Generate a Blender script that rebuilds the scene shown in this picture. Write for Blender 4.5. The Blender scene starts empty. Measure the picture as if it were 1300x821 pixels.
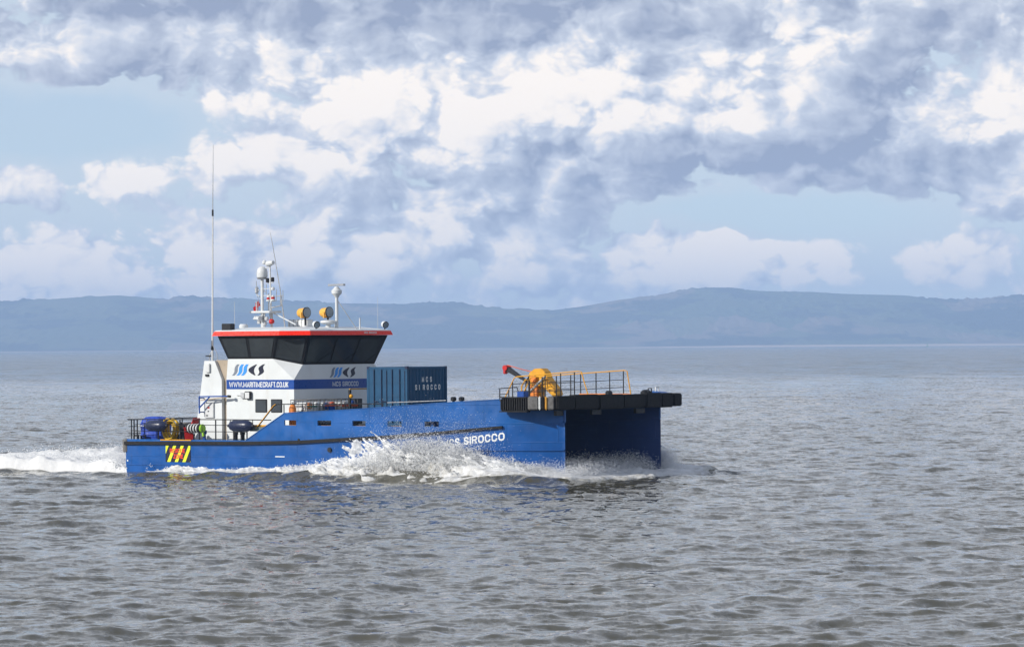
import bpy, bmesh, math, random
import numpy as np
from mathutils import Vector, Matrix

scene = bpy.context.scene
R = math.radians
random.seed(7)
rng = np.random.default_rng(11)

# ------------------------------------------------------------------ camera
CAM_H = 5.8
cam_data = bpy.data.cameras.new('camera')
cam_data.sensor_width = 36.0
cam_data.lens = 36.0 * 4700.0 / 1300.0
cam_data.clip_start = 0.5
cam_data.clip_end = 60000.0
cam = bpy.data.objects.new('camera', cam_data)
scene.collection.objects.link(cam)
_roll = -0.00692
cam.matrix_world = (Matrix.Translation((0, 0, CAM_H))
                    @ Matrix.Rotation(R(90) + 0.00634, 4, 'X')
                    @ Matrix.Rotation(_roll, 4, 'Z'))
scene.camera = cam

# ------------------------------------------------------------------ light
SUN_AZ = R(-118.0)      # measured from +Y (view direction) clockwise towards +X
SUN_EL = R(26.0)
sun_data = bpy.data.lights.new('sun', 'SUN')
sun_data.energy = 5.0
sun_data.angle = R(0.53)
sun_data.color = (1.0, 0.95, 0.87)
sun = bpy.data.objects.new('sun', sun_data)
scene.collection.objects.link(sun)
to_sun = Vector((math.sin(SUN_AZ) * math.cos(SUN_EL), math.cos(SUN_AZ) * math.cos(SUN_EL), math.sin(SUN_EL)))
sun.rotation_euler = to_sun.to_track_quat('Z', 'Y').to_euler()
sun.location = to_sun * 100

vs = scene.view_settings
vs.view_transform = 'Standard'
vs.look = 'None'
vs.exposure = 0.0
vs.gamma = 1.0
vs.use_curve_mapping = False
scene.cycles.use_denoising = True
scene.cycles.max_bounces = 10
scene.cycles.diffuse_bounces = 8
scene.cycles.transmission_bounces = 8
scene.cycles.volume_bounces = 1
scene.cycles.transparent_max_bounces = 16

# ------------------------------------------------------------------ node helper
class NT:
    def __init__(self, tree):
        self.t = tree; self.n = tree.nodes; self.l = tree.links
    def add(self, typ, **kw):
        nd = self.n.new(typ)
        for k, v in kw.items():
            setattr(nd, k, v)
        return nd
    def put(self, sock, v):
        if isinstance(v, bpy.types.NodeSocket):
            self.l.new(v, sock)
        elif v is not None:
            sock.default_value = v
    def m(self, op, a=None, b=None, c=None, clamp=False):
        nd = self.add('ShaderNodeMath', operation=op, use_clamp=clamp)
        for s, v in zip(nd.inputs, (a, b, c)):
            self.put(s, v)
        return nd.outputs[0]
    def v(self, op, a=None, b=None, sc=None):
        nd = self.add('ShaderNodeVectorMath', operation=op)
        self.put(nd.inputs[0], a); self.put(nd.inputs[1], b)
        if sc is not None:
            self.put(nd.inputs['Scale'], sc)
        return nd.outputs['Value'] if op in ('LENGTH', 'DOT_PRODUCT', 'DISTANCE') else nd.outputs[0]
    def sep(self, a):
        nd = self.add('ShaderNodeSeparateXYZ'); self.put(nd.inputs[0], a); return nd.outputs
    def comb(self, x=0.0, y=0.0, z=0.0):
        nd = self.add('ShaderNodeCombineXYZ')
        for s, v in zip(nd.inputs, (x, y, z)):
            self.put(s, v)
        return nd.outputs[0]
    def noise(self, vec, scale=5.0, detail=4.0, rough=0.5, lac=2.0, dist=0.0, typ='FBM'):
        nd = self.add('ShaderNodeTexNoise'); nd.noise_type = typ
        if vec is not None: self.put(nd.inputs['Vector'], vec)
        self.put(nd.inputs['Scale'], scale); self.put(nd.inputs['Detail'], detail)
        self.put(nd.inputs['Roughness'], rough); self.put(nd.inputs['Lacunarity'], lac)
        self.put(nd.inputs['Distortion'], dist)
        return nd
    def vor(self, vec, scale=5.0, detail=0.0, rough=0.5, feature='SMOOTH_F1', smooth=0.4):
        nd = self.add('ShaderNodeTexVoronoi'); nd.feature = feature
        self.put(nd.inputs['Vector'], vec); self.put(nd.inputs['Scale'], scale)
        self.put(nd.inputs['Detail'], detail); self.put(nd.inputs['Roughness'], rough)
        if feature == 'SMOOTH_F1': self.put(nd.inputs['Smoothness'], smooth)
        return nd.outputs['Distance']
    def ramp(self, x, a, b, lo=0.0, hi=1.0, smooth=True):
        nd = self.add('ShaderNodeMapRange'); nd.clamp = True
        nd.interpolation_type = 'SMOOTHSTEP' if smooth else 'LINEAR'
        for s, v in zip(nd.inputs, (x, a, b, lo, hi)):
            self.put(s, v)
        return nd.outputs[0]
    def mix(self, f, a, b):
        nd = self.add('ShaderNodeMix', data_type='RGBA'); nd.clamp_factor = True
        self.put(nd.inputs[0], f)
        for s, v in ((nd.inputs[6], a), (nd.inputs[7], b)):
            self.put(s, (v + (1.0,))[:4] if isinstance(v, tuple) else v)
        return nd.outputs[2]

# ------------------------------------------------------------------ world: Nishita sky + cumulus
world = bpy.data.worlds.new('World')
scene.world = world
world.use_nodes = True
W = NT(world.node_tree)
W.n.clear()

def px(x, y):           # reading angles off a 1300 px wide, 15.7 degree view: 1 unit = 12.2 degrees of arc
    return (x - 650.0) / 1000.0, (440.0 - y) / 1000.0

# cloud masses and blue gaps: azimuth, elevation, half width, half height, amount
def masses(rows):
    return [px(x, y) + (ax / 1000.0, ay / 1000.0, amt) for (x, y, ax, ay, amt) in rows]
CLOUDS = masses([
    (500, 140, 270, 105, 1.15),      # big central cumulus
    (70, 62, 250, 48, 1.0),          # grey bank upper left
    (1010, 135, 460, 105, 1.35),     # long bank on the right
    (650, -40, 1500, 70, 1.2),       # deck above
    (40, 235, 110, 26, 0.95),
    (220, 345, 420, 80, 0.80),
    (600, 300, 260, 70, 0.80),
    (910, 325, 90, 42, 0.95),
    (1280, 230, 110, 75, 0.75),
    (120, 160, 200, 36, -0.95),      # blue gaps
    (960, 274, 190, 22, -1.25),
    (1100, 345, 260, 30, 0.45),
])
# sunlit towers (+) and shaded flat bases (-) of those clouds
SHADE = masses([
    (440, 130, 190, 70, 0.36), (400, 205, 150, 26, 0.20), (620, 130, 120, 60, 0.12), (110, 345, 220, 40, 0.08),
    (1010, 60, 70, 55, 0.34), (760, 115, 75, 45, 0.26), (950, 145, 90, 26, 0.20), (1240, 155, 60, 50, 0.30),
    (1010, 212, 260, 40, -0.40), (560, 226, 110, 16, -0.30), (190, 95, 120, 30, -0.30),
    (500, 5, 520, 34, -0.40), (1120, 110, 100, 60, -0.22), (40, 250, 110, 16, -0.2), (360, 160, 40, 10, -0.4),
    (500, 330, 600, 75, 0.14), (1150, 350, 300, 40, 0.10), (880, 310, 45, 34, 0.16), (965, 345, 50, 22, -0.16),
])

def new_group(name, ins):
    g = bpy.data.node_groups.new(name, 'ShaderNodeTree')
    for n in ins:
        g.interface.new_socket(n, in_out='INPUT', socket_type='NodeSocketVector')
    g.interface.new_socket('D', in_out='OUTPUT', socket_type='NodeSocketFloat')
    G = NT(g)
    return g, G, G.add('NodeGroupInput').outputs, G.add('NodeGroupOutput').inputs[0]

# large shapes: the placed masses plus broad noise that carries on all round the sky
g_macro, G, gi, go = new_group('cloud_macro', ('P', 'UV'))
def sum_masses(G, uv, rows):
    total = None
    for (cx, cy, ax, ay, amt) in rows:
        q = G.v('MULTIPLY', G.v('SUBTRACT', uv, (cx, cy, 0.0)), (1.0 / ax, 1.0 / ay, 0.0))
        e = G.m('POWER', 0.36788, G.v('DOT_PRODUCT', q, q))
        total = G.m('MULTIPLY_ADD', e, amt, 0.0 if total is None else total)
    return total
total = sum_masses(G, gi[1], CLOUDS)
big = G.noise(gi[0], 3.0, 3.0, 0.55).outputs['Fac']
total = G.m('MULTIPLY_ADD', G.m('SUBTRACT', big, 0.5), 1.25, total)
uvs = G.sep(gi[1])
beyond = G.m('MAXIMUM', G.ramp(G.m('ABSOLUTE', uvs[0]), 0.70, 1.25), G.ramp(uvs[1], 0.48, 0.95))
wide = G.m('SUBTRACT', G.noise(gi[0], 1.1, 3.0, 0.55).outputs['Fac'], 0.5)
total = G.m('MULTIPLY_ADD', beyond, G.m('MULTIPLY_ADD', wide, 2.2, 0.72), total)      # the broken cloud carries on all round
total = G.m('ADD', total, -0.08)
G.l.new(total, go)

# cauliflower relief
g_fine, G, gi, go = new_group('cloud_fine', ('P', 'UV'))
vo = G.add('ShaderNodeTexVoronoi'); vo.voronoi_dimensions = '2D'; vo.feature = 'F1'
G.l.new(gi[1], vo.inputs['Vector'])
vo.inputs['Scale'].default_value = 9.0; vo.inputs['Detail'].default_value = 3.0
vo.inputs['Roughness'].default_value = 0.5; vo.inputs['Lacunarity'].default_value = 2.3
bil = vo.outputs['Distance']
fin = G.noise(gi[0], 12.0, 5.0, 0.6).outputs['Fac']
d = G.m('MULTIPLY', G.m('SUBTRACT', 0.36, G.m('MULTIPLY', bil, bil)), 0.62)
d = G.m('MULTIPLY_ADD', G.m('SUBTRACT', fin, 0.5), 0.85, d)
G.l.new(d, go)

tc = W.add('ShaderNodeTexCoord')
dn_ = W.v('NORMALIZE', tc.outputs['Generated'])
dx, dy, dz = W.sep(dn_)
az = W.m('ARCTAN2', dx, dy)
el = W.m('ARCSINE', dz)
UV0 = W.comb(W.m('MULTIPLY', az, 4.7), W.m('MULTIPLY', el, 4.7), 0.0)
P0 = W.v('MULTIPLY', dn_, (4.7, 4.7, 7.6))      # noise domain on the sphere, flattened so that clouds run wide
wb = W.v('SCALE', W.v('SUBTRACT', W.noise(P0, 8.0, 3.0, 0.6).outputs['Color'], (0.5, 0.5, 0.5)), sc=0.055)
UV1 = W.v('ADD', UV0, wb)
P1 = W.v('ADD', P0, wb)
UVF = W.v('MULTIPLY', UV1, (1.0, 1.35, 1.0))
def ev(g, P, UV, ou=0.0, ov=0.0):
    nd = W.add('ShaderNodeGroup'); nd.node_tree = g
    W.l.new(W.v('ADD', P, (ou, 0.0, ov * 1.6)) if ou else P, nd.inputs[0])
    W.l.new(W.v('ADD', UV, (ou, ov, 0.0)) if ou else UV, nd.inputs[1])
    return nd.outputs[0]
m0 = ev(g_macro, P1, UV1)
m1 = ev(g_macro, P1, UV1, -0.04, 0.06)          # a step towards the sun
f0 = ev(g_fine, P1, UVF)
f1 = ev(g_fine, P1, UVF, -0.020, 0.022)
d0 = W.m('ADD', m0, f0)
cover = W.ramp(d0, -0.02, 0.32)
thick = W.ramp(m0, 0.0, 1.2)
patch = W.m('SUBTRACT', W.noise(P1, 4.0, 3.0, 0.5).outputs['Fac'], 0.5)
sm = sum_masses(W, UV1, SHADE)
lit = W.m('ADD', W.m('MULTIPLY', W.m('SUBTRACT', f0, f1), 0.66), W.m('MULTIPLY', W.m('SUBTRACT', m0, m1), 0.22))
lit = W.m('MULTIPLY_ADD', patch, 0.30, lit)
lit = W.m('MULTIPLY_ADD', sm, 0.75, lit)
# crisp sunlit heads standing in front of the softer shaded cloud
head = W.m('ADD', W.m('MULTIPLY_ADD', sm, 1.5, W.m('MULTIPLY', f0, 0.8)), W.m('MULTIPLY', patch, 1.0))
lit = W.m('MULTIPLY_ADD', W.ramp(head, -0.06, 0.20), 0.22, lit)
lit = W.m('SUBTRACT', lit, W.ramp(el, R(6.0), R(40.0), 0.0, 0.38))     # higher up one looks at shaded bases
shade = W.m('ADD', W.m('SUBTRACT', lit, W.m('MULTIPLY', thick, 0.04)), 0.535)
veil = W.m('MULTIPLY', W.ramp(el, R(7.0), R(45.0), 1.0, 0.25), W.ramp(W.m('ADD', m0, W.m('MULTIPLY', f0, 0.3)), -0.55, 0.25, 0.48, 0.75))
sky = W.add('ShaderNodeTexSky', sky_type='NISHITA')
sky.sun_disc = False
sky.sun_elevation = SUN_EL
sky.sun_rotation = SUN_AZ
sky.altitude = 1200.0
sky.air_density = 0.8; sky.dust_density = 0.0; sky.ozone_density = 3.0
SKY_STR = 0.12
k = 1.0 / SKY_STR
c_dark = tuple(k * c for c in (0.32, 0.375, 0.52))
c_mid = tuple(k * c for c in (0.70, 0.75, 0.85))
c_lit = tuple(k * c for c in (1.24, 1.13, 1.01))
c_veil = tuple(k * c for c in (0.74, 0.80, 0.85))
cc = W.mix(W.ramp(shade, 0.10, 0.58, smooth=False), c_dark, c_mid)
cc = W.mix(W.ramp(shade, 0.48, 1.0), cc, c_lit)
base = W.mix(veil, sky.outputs[0], c_veil)
col = W.mix(W.m('MULTIPLY', cover, 0.97), base, cc)
bg = W.add('ShaderNodeBackground')
W.l.new(col, bg.inputs['Color']); bg.inputs['Strength'].default_value = SKY_STR
wo = W.add('ShaderNodeOutputWorld')
W.l.new(bg.outputs[0], wo.inputs['Surface'])
world.cycles.sampling_method = 'MANUAL'
world.cycles.sample_map_resolution = 512

# ------------------------------------------------------------------ object helpers
COL = scene.collection
def link(name, me, mat=None, parent=None):
    o = bpy.data.objects.new(name, me)
    COL.objects.link(o)
    if mat is not None and me is not None and not me.materials:
        me.materials.append(mat)
    if parent is not None:
        o.parent = parent
    return o
def tag(o, label=None, cat=None, group=None, kind=None):
    if label: o['label'] = label
    if cat: o['category'] = cat
    if group: o['group'] = group
    if kind: o['kind'] = kind
    return o
def mesh_np(name, verts, quads, smooth=True):
    """big mesh from numpy arrays (quads or tris)"""
    me = bpy.data.meshes.new(name)
    n, k = quads.shape
    me.vertices.add(len(verts)); me.vertices.foreach_set('co', np.ascontiguousarray(verts, dtype=np.float32).ravel())
    me.loops.add(n * k); me.loops.foreach_set('vertex_index', np.ascontiguousarray(quads, dtype=np.int32).ravel())
    me.polygons.add(n)
    me.polygons.foreach_set('loop_start', np.arange(0, n * k, k, dtype=np.int32))
    me.polygons.foreach_set('loop_total', np.full(n, k, dtype=np.int32))
    me.polygons.foreach_set('use_smooth', np.full(n, smooth, dtype=bool))
    me.update(calc_edges=True)
    return me
def grid_quads(nr, nc):
    i = np.arange(nr * nc).reshape(nr, nc)
    return np.stack([i[:-1, :-1], i[:-1, 1:], i[1:, 1:], i[1:, :-1]], -1).reshape(-1, 4)

def new_mat(name):
    m = bpy.data.materials.new(name); m.use_nodes = True
    N = NT(m.node_tree); N.n.clear()
    out = N.add('ShaderNodeOutputMaterial')
    return m, N, out

# value noise in numpy (for shapes, not colour)
_tab = np.random.default_rng(3).random((256, 256))
def vnoise(x, y):
    xi = np.floor(x).astype(int); yi = np.floor(y).astype(int)
    fx = x - xi; fy = y - yi
    fx = fx * fx * (3 - 2 * fx); fy = fy * fy * (3 - 2 * fy)
    g = lambda a, b: _tab[a & 255, b & 255]
    return ((g(xi, yi) * (1 - fx) + g(xi + 1, yi) * fx) * (1 - fy)
            + (g(xi, yi + 1) * (1 - fx) + g(xi + 1, yi + 1) * fx) * fy)
def fbm(x, y, o=4, r=0.5):
    s = 0.0; a = 1.0; t = 0.0
    for i in range(o):
        s = s + a * vnoise(x * 2 ** i + 17.3 * i, y * 2 ** i + 5.1 * i); t += a; a *= r
    return s / t

# ------------------------------------------------------------------ where the vessel lies (used by water, foam and boat)
YAW = -R(36.5)
BOAT_O = Vector((-15.138, 178.628, 0.0))
BOAT_M = Matrix.Translation(BOAT_O) @ Matrix.Rotation(YAW, 4, 'Z')
_c, _s = math.cos(YAW), math.sin(YAW)
def to_local(x, y):
    ax = x - BOAT_O.x; ay = y - BOAT_O.y
    return ax * _c + ay * _s, -ax * _s + ay * _c
def interp(x, xs, ys):
    return np.interp(x, xs, ys)

# ------------------------------------------------------------------ estuary water
def wave_height(x, y, spacing):
    """choppy wind sea: sum of directional waves, each dropped where the sheet is too coarse for it"""
    g = np.random.default_rng(5)
    z = np.zeros_like(x); ox = np.zeros_like(x); oy = np.zeros_like(x)
    nw = 84
    for i in range(nw):
        lam = 0.36 * (7.0 / 0.36) ** ((i + g.random()) / nw)
        th = R(-62) + g.normal(0, R(34))
        kx, ky = 2 * math.pi / lam * math.cos(th), 2 * math.pi / lam * math.sin(th)
        a = 0.0054 * lam ** 0.72 * (0.6 + 0.8 * g.random()) * (1.0 if lam < 2.2 else (2.2 / lam) ** 0.75)
        ph = g.random() * 6.283
        fade = np.clip((lam / spacing - 2.2) / 1.5, 0, 1)
        arg = kx * x + ky * y + ph
        c, s = np.cos(arg), np.sin(arg)
        z += a * fade * c
        ox -= 0.8 * a * fade * s * math.cos(th); oy -= 0.8 * a * fade * s * math.sin(th)
    # gusts: patches of calmer and rougher water
    gst = 0.65 + 0.7 * fbm(x * 0.035 + 40, y * 0.022 + 9, 3)
    return z * gst, ox * gst, oy * gst

def hull_wash(x, y):
    """swell and hollows the moving hulls push up"""
    X, Y = to_local(x, y)
    out = np.where(Y < 0, -Y - 5.2, Y - 5.2)
    amp = interp(X, [-40, -8, 0, 5, 9, 13, 18, 24, 26, 28], [0.06, 0.14, 0.10, 0.12, 0.18, 0.30, 0.38, 0.28, 0.12, 0])
    off = interp(X, [-40, 0, 14, 25], [5.0, 1.7, 1.6, 0.6])
    ridge = amp * np.exp(-((out - off) / 1.0) ** 2)
    hollow = -0.5 * amp * np.exp(-((out - off - 2.2) / 1.1) ** 2)
    wake = np.where(X < 0, 0.2 * np.exp(X / 12.0) * np.exp(-(Y / 4.5) ** 2), 0)
    return ridge + hollow + wake

ya = [-400.0, -150.0, -40.0, 10.0, 40.0]
y = 56.0
while y < 13500: ya.append(y); y += max(0.13, y / (620.0 if y < 260 else 620.0 * (260.0 / y) ** 0.72))
ya = np.array(ya)
ncol = 470
u = np.concatenate([[-9.0, -4.0, -2.2, -1.5, -1.18], np.linspace(-1, 1, ncol), [1.18, 1.5, 2.2, 4.0, 9.0]])
half = np.where(ya > 40, 0.19 * np.abs(ya) + 9.0, 90.0)
X = half[:, None] * u[None, :]
Y = np.repeat(ya[:, None], len(u), 1)
sp = np.gradient(ya)[:, None] + 0 * X
sp = np.maximum(sp, np.gradient(X, axis=1))
Z, OX, OY = wave_height(X, Y, sp)
Z = Z + hull_wash(X, Y)
me = mesh_np('water', np.stack([X + OX, Y + OY, Z], -1).reshape(-1, 3), grid_quads(*X.shape))

m, N, out = new_mat('estuary_water')
geo = N.add('ShaderNodeNewGeometry')
pos = geo.outputs['Position']
cd = N.add('ShaderNodeCameraData')
# fine ripples as tilted facets, not as colour
p2 = N.v('MULTIPLY', pos, (1.0, 0.62, 1.0))
n1 = N.v('SUBTRACT', N.noise(p2, 2.6, 5.0, 0.68, dist=0.5).outputs['Color'], (0.5, 0.5, 0.5))
n2 = N.v('SUBTRACT', N.noise(p2, 0.33, 3.0, 0.6, dist=0.6).outputs['Color'], (0.5, 0.5, 0.5))
far = N.ramp(N.sep(pos)[1], 130.0, 1000.0, 1.0, 3.4)     # the sheet drops its short waves with distance, the facets take over
tilt = N.v('ADD', N.v('MULTIPLY', n1, (0.80, 0.80, 0.0)), N.v('MULTIPLY', n2, (0.22, 0.22, 0.0)))
n3 = N.v('SUBTRACT', N.noise(N.v('MULTIPLY', pos, (0.10, 0.028, 0.0)), 1.0, 4.0, 0.65).outputs['Color'], (0.5, 0.5, 0.5))
tilt = N.v('ADD', tilt, N.v('SCALE', N.v('MULTIPLY', n3, (0.10, 0.26, 0.0)), sc=N.ramp(N.sep(pos)[1], 110.0, 500.0, 0.25, 1.0)))
nrm = N.v('NORMALIZE', N.v('ADD', geo.outputs['Normal'], N.v('SCALE', tilt, sc=far)))
bs = N.add('ShaderNodeBsdfPrincipled')
silt = N.noise(N.v('MULTIPLY', pos, (0.02, 0.01, 0.0)), 1.0, 3.0, 0.6).outputs['Fac']
N.l.new(N.mix(silt, (0.064, 0.061, 0.045), (0.094, 0.088, 0.063)), bs.inputs['Base Color'])
bs.inputs['Roughness'].default_value = 0.06
bs.inputs['IOR'].default_value = 1.333
N.l.new(nrm, bs.inputs['Normal'])
N.l.new(bs.outputs[0], out.inputs['Surface'])
M_WATER = m
water = tag(link('water', me, m), kind='structure')

# ------------------------------------------------------------------ far shore and hills
ridge_px = [(-600, 392), (-300, 386), (0, 383), (50, 381), (90, 378), (150, 375), (215, 380), (226, 376), (300, 379), (360, 382), (430, 385), (520, 386),
            (560, 384), (600, 388), (640, 392), (700, 394), (740, 389), (790, 380), (830, 376), (870, 368), (900, 365.5), (930, 365), (950, 369),
            (990, 370), (1030, 370.5), (1070, 373), (1150, 375), (1195, 381), (1240, 380.5), (1280, 377), (1300, 375), (1500, 380), (1900, 390)]
RD = 12900.0
rx = np.array([(p[0] - 650) / 4700.0 * RD for p in ridge_px])
rz = np.array([(440.5 - (p[0] - 650) * 0.00692 - p[1]) / 4700.0 * RD for p in ridge_px]) + CAM_H
xs = np.concatenate([np.linspace(-14000, -2700, 260)[:-1], np.linspace(-2700, 2700, 860), np.linspace(2700, 14000, 260)[1:]])
ys = np.concatenate([np.linspace(11400, 12300, 26), np.linspace(12330, 13000, 60), np.linspace(13040, 14600, 22)])
XX, YY = np.meshgrid(xs, ys)
ridge = np.interp(XX, rx, rz) + np.clip((np.abs(XX) - 3000) / 1500, 0, 1) * (fbm(XX / 1500.0 + 7, XX * 0 + 4.4, 4) - 0.5) * 110.0
t = np.clip((YY - 11620.0) / (12900.0 - 11620.0), 0, 1.0)
back = np.clip((YY - 12900.0) / 1700.0, 0, 1)
prof = (0.32 * t + 0.68 * t ** 1.7)
H = ridge * prof * (1 - 0.55 * back ** 1.3)
H += (fbm(XX / 420.0, YY / 300.0, 4) - 0.5) * 46.0 * t * (1 - t) * 2.2
tree = np.maximum(fbm(XX / 21.0 + 9, YY / 38.0, 3, 0.6) - 0.46, 0) * 26.0 * np.clip((fbm(XX / 190.0 + 3, YY / 160.0 + 8, 3) - 0.36) * 7, 0, 1)
H += tree * np.clip(t * 6, 0, 1)
flat = np.clip((XX - 250) / 500.0, 0, 1) * (2.5 + 3.5 * fbm(XX / 260.0, XX * 0 + 1.5, 3))
H = np.where(YY < 11620, -1.5 + (3.2 + flat) * np.clip((YY - 11460) / 150.0, 0, 1), np.maximum(H, 1.7 + flat * 0.9))
me = mesh_np('hills', np.stack([XX, YY, H], -1).reshape(-1, 3), grid_quads(*XX.shape))
m, N, out = new_mat('far_hillside')
pos = N.add('ShaderNodeNewGeometry').outputs['Position']
px_, py_, pz_ = N.sep(pos)
cell = N.add('ShaderNodeTexVoronoi'); cell.voronoi_dimensions = '2D'
N.l.new(N.v('MULTIPLY', N.v('ADD', pos, N.v('SCALE', N.noise(pos, 0.004, 2.0).outputs['Color'], sc=120.0)), (1.0, 0.62, 0.0)), cell.inputs['Vector'])
cell.inputs['Scale'].default_value = 0.0046
fr = N.sep(cell.outputs['Color'])
field = N.mix(fr[0], (0.055, 0.085, 0.028), (0.11, 0.115, 0.048))
field = N.mix(N.ramp(fr[1], 0.72, 0.80), field, (0.17, 0.13, 0.08))
wood = N.mix(N.noise(pos, 0.02, 4.0).outputs['Fac'], (0.010, 0.018, 0.009), (0.030, 0.042, 0.018))
isw = N.ramp(N.noise(N.v('MULTIPLY', pos, (1.0, 1.0, 2.0)), 0.0024, 4.0, 0.6).outputs['Fac'], 0.47, 0.53)
c = N.mix(isw, field, wood)
beach = N.ramp(py_, 11600.0, 11680.0)
c = N.mix(beach, (0.50, 0.38, 0.28), c)
bs = N.add('ShaderNodeBsdfPrincipled'); bs.inputs['Roughness'].default_value = 0.95
bs.inputs['Specular IOR Level'].default_value = 0.1
N.l.new(c, bs.inputs['Base Color']); N.l.new(bs.outputs[0], out.inputs['Surface'])
tag(link('hills', me, m), kind='structure')

# ------------------------------------------------------------------ the air over the estuary
def box_mesh(name, x0, x1, y0, y1, z0, z1):
    me = bpy.data.meshes.new(name)
    v = [(x, y, z) for z in (z0, z1) for y in (y0, y1) for x in (x0, x1)]
    me.from_pydata(v, [], [(0, 2, 3, 1), (4, 5, 7, 6), (0, 1, 5, 4), (2, 6, 7, 3), (0, 4, 6, 2), (1, 3, 7, 5)])
    return me
m, N, out = new_mat('haze')
pv = N.add('ShaderNodeVolumePrincipled')
pv.inputs['Color'].default_value = (0.46, 0.66, 1.0, 1.0)
pv.inputs['Density'].default_value = 1.1e-4
pv.inputs['Anisotropy'].default_value = 0.0
N.l.new(pv.outputs[0], out.inputs['Volume'])
haze = link('haze', box_mesh('haze', -27000, 27000, -900, 15000, -4, 240), m)
tag(haze, kind='stuff')

# ------------------------------------------------------------------ materials for made things
def paint(name, rgb, rough=0.42, var=0.16, scale=1.4, grime=0.0, grime_col=(0.10, 0.085, 0.06), metal=0.0, bump=0.0, coat=0.0, streak=False):
    m, N, out = new_mat(name)
    tcn = N.add('ShaderNodeTexCoord').outputs['Object']
    bs = N.add('ShaderNodeBsdfPrincipled')
    n1 = N.noise(tcn, scale, 5.0, 0.6).outputs['Fac']
    lo = tuple(max(c * (1 - var), 0.0) for c in rgb); hi = tuple(min(c * (1 + var), 1.0) for c in rgb)
    c = N.mix(N.ramp(n1, 0.25, 0.75), lo, hi)
    if grime > 0:
        sv = N.v('MULTIPLY', tcn, (1.0, 1.0, 0.16) if streak else (1.0, 1.0, 1.0))
        g = N.ramp(N.noise(sv, scale * 3.1, 6.0, 0.68).outputs['Fac'], 0.52, 0.78)
        c = N.mix(N.m('MULTIPLY', g, grime), c, grime_col)
    N.l.new(c, bs.inputs['Base Color'])
    N.l.new(N.ramp(N.noise(tcn, scale * 4, 3.0).outputs['Fac'], 0.3, 0.7, max(rough - 0.1, 0.03), min(rough + 0.12, 1.0)), bs.inputs['Roughness'])
    bs.inputs['Metallic'].default_value = metal
    bs.inputs['Coat Weight'].default_value = coat
    bs.inputs['Specular IOR Level'].default_value = 0.32
    if bump > 0:
        b = N.add('ShaderNodeBump'); b.inputs['Strength'].default_value = 0.6; b.inputs['Distance'].default_value = bump
        N.l.new(N.noise(tcn, scale * 0.9, 2.0).outputs['Fac'], b.inputs['Height'])
        N.l.new(b.outputs[0], bs.inputs['Normal'])
    N.l.new(bs.outputs[0], out.inputs['Surface'])
    return m

def hull_paint(name, rgb):
    m, N, out = new_mat(name)
    tcn = N.add('ShaderNodeTexCoord').outputs['Object']
    x, y, z = N.sep(tcn)
    flat = N.comb(x, z, 0.0)
    c = N.mix(N.ramp(N.noise(tcn, 0.7, 4.0, 0.6).outputs['Fac'], 0.3, 0.7), tuple(v * 0.86 for v in rgb), tuple(v * 1.14 for v in rgb))
    # rubbed and faded patches, running dirt
    rub = N.ramp(N.noise(N.comb(N.m('MULTIPLY', x, 0.5), 0.0, N.m('MULTIPLY', z, 2.6)), 1.6, 6.0, 0.7).outputs['Fac'], 0.56, 0.74)
    c = N.mix(N.m('MULTIPLY', rub, 0.22), c, (0.05, 0.14, 0.34))
    run = N.ramp(N.noise(N.comb(N.m('MULTIPLY', x, 3.2), 0.0, N.m('MULTIPLY', z, 0.30)), 1.4, 5.0, 0.65).outputs['Fac'], 0.57, 0.76)
    c = N.mix(N.m('MULTIPLY', run, 0.38), c, tuple(v * 0.35 + 0.006 for v in rgb))
    rust = N.ramp(N.noise(N.comb(N.m('MULTIPLY', x, 2.0), 3.0, N.m('MULTIPLY', z, 0.5)), 2.2, 6.0, 0.7).outputs['Fac'], 0.66, 0.80)
    c = N.mix(N.m('MULTIPLY', rust, 0.35), c, (0.10, 0.055, 0.03))
    salt = N.ramp(N.noise(N.comb(N.m('MULTIPLY', x, 1.2), 7.0, N.m('MULTIPLY', z, 0.8)), 2.4, 6.0, 0.72).outputs['Fac'], 0.60, 0.82)
    c = N.mix(N.m('MULTIPLY', salt, 0.14), c, (0.42, 0.48, 0.55))
    bs = N.add('ShaderNodeBsdfPrincipled')
    N.l.new(c, bs.inputs['Base Color'])
    N.l.new(N.ramp(N.noise(tcn, 1.8, 4.0, 0.6).outputs['Fac'], 0.3, 0.7, 0.28, 0.5), bs.inputs['Roughness'])
    bs.inputs['Specular IOR Level'].default_value = 0.35
    # weld seams between plates and the dishing of the plating
    br = N.add('ShaderNodeTexBrick'); N.l.new(flat, br.inputs['Vector'])
    br.inputs['Scale'].default_value = 1.0; br.inputs['Brick Width'].default_value = 2.1; br.inputs['Row Height'].default_value = 0.82
    br.inputs['Mortar Size'].default_value = 0.018; br.inputs['Mortar Smooth'].default_value = 0.6
    h = N.m('ADD', N.m('MULTIPLY', br.outputs['Fac'], 0.012), N.m('MULTIPLY', N.noise(tcn, 1.5, 2.0).outputs['Fac'], 0.035))
    b = N.add('ShaderNodeBump'); b.inputs['Strength'].default_value = 0.8; b.inputs['Distance'].default_value = 1.0
    N.l.new(h, b.inputs['Height']); N.l.new(b.outputs[0], bs.inputs['Normal'])
    N.l.new(bs.outputs[0], out.inputs['Surface'])
    return m
M_BLUE = hull_paint('hull_blue', (0.003, 0.068, 0.265))
M_BOOT = hull_paint('bulwark_blue', (0.003, 0.076, 0.28))
M_INNER = hull_paint('inner_hull_shade_blue', (0.003, 0.026, 0.125))  # darker than hull_blue: shade between the hulls put into the colour
M_BLACK = paint('black_rubber', (0.007, 0.007, 0.008), 0.75, 0.35, 5.0, 0.2, (0.04, 0.038, 0.035))
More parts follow.
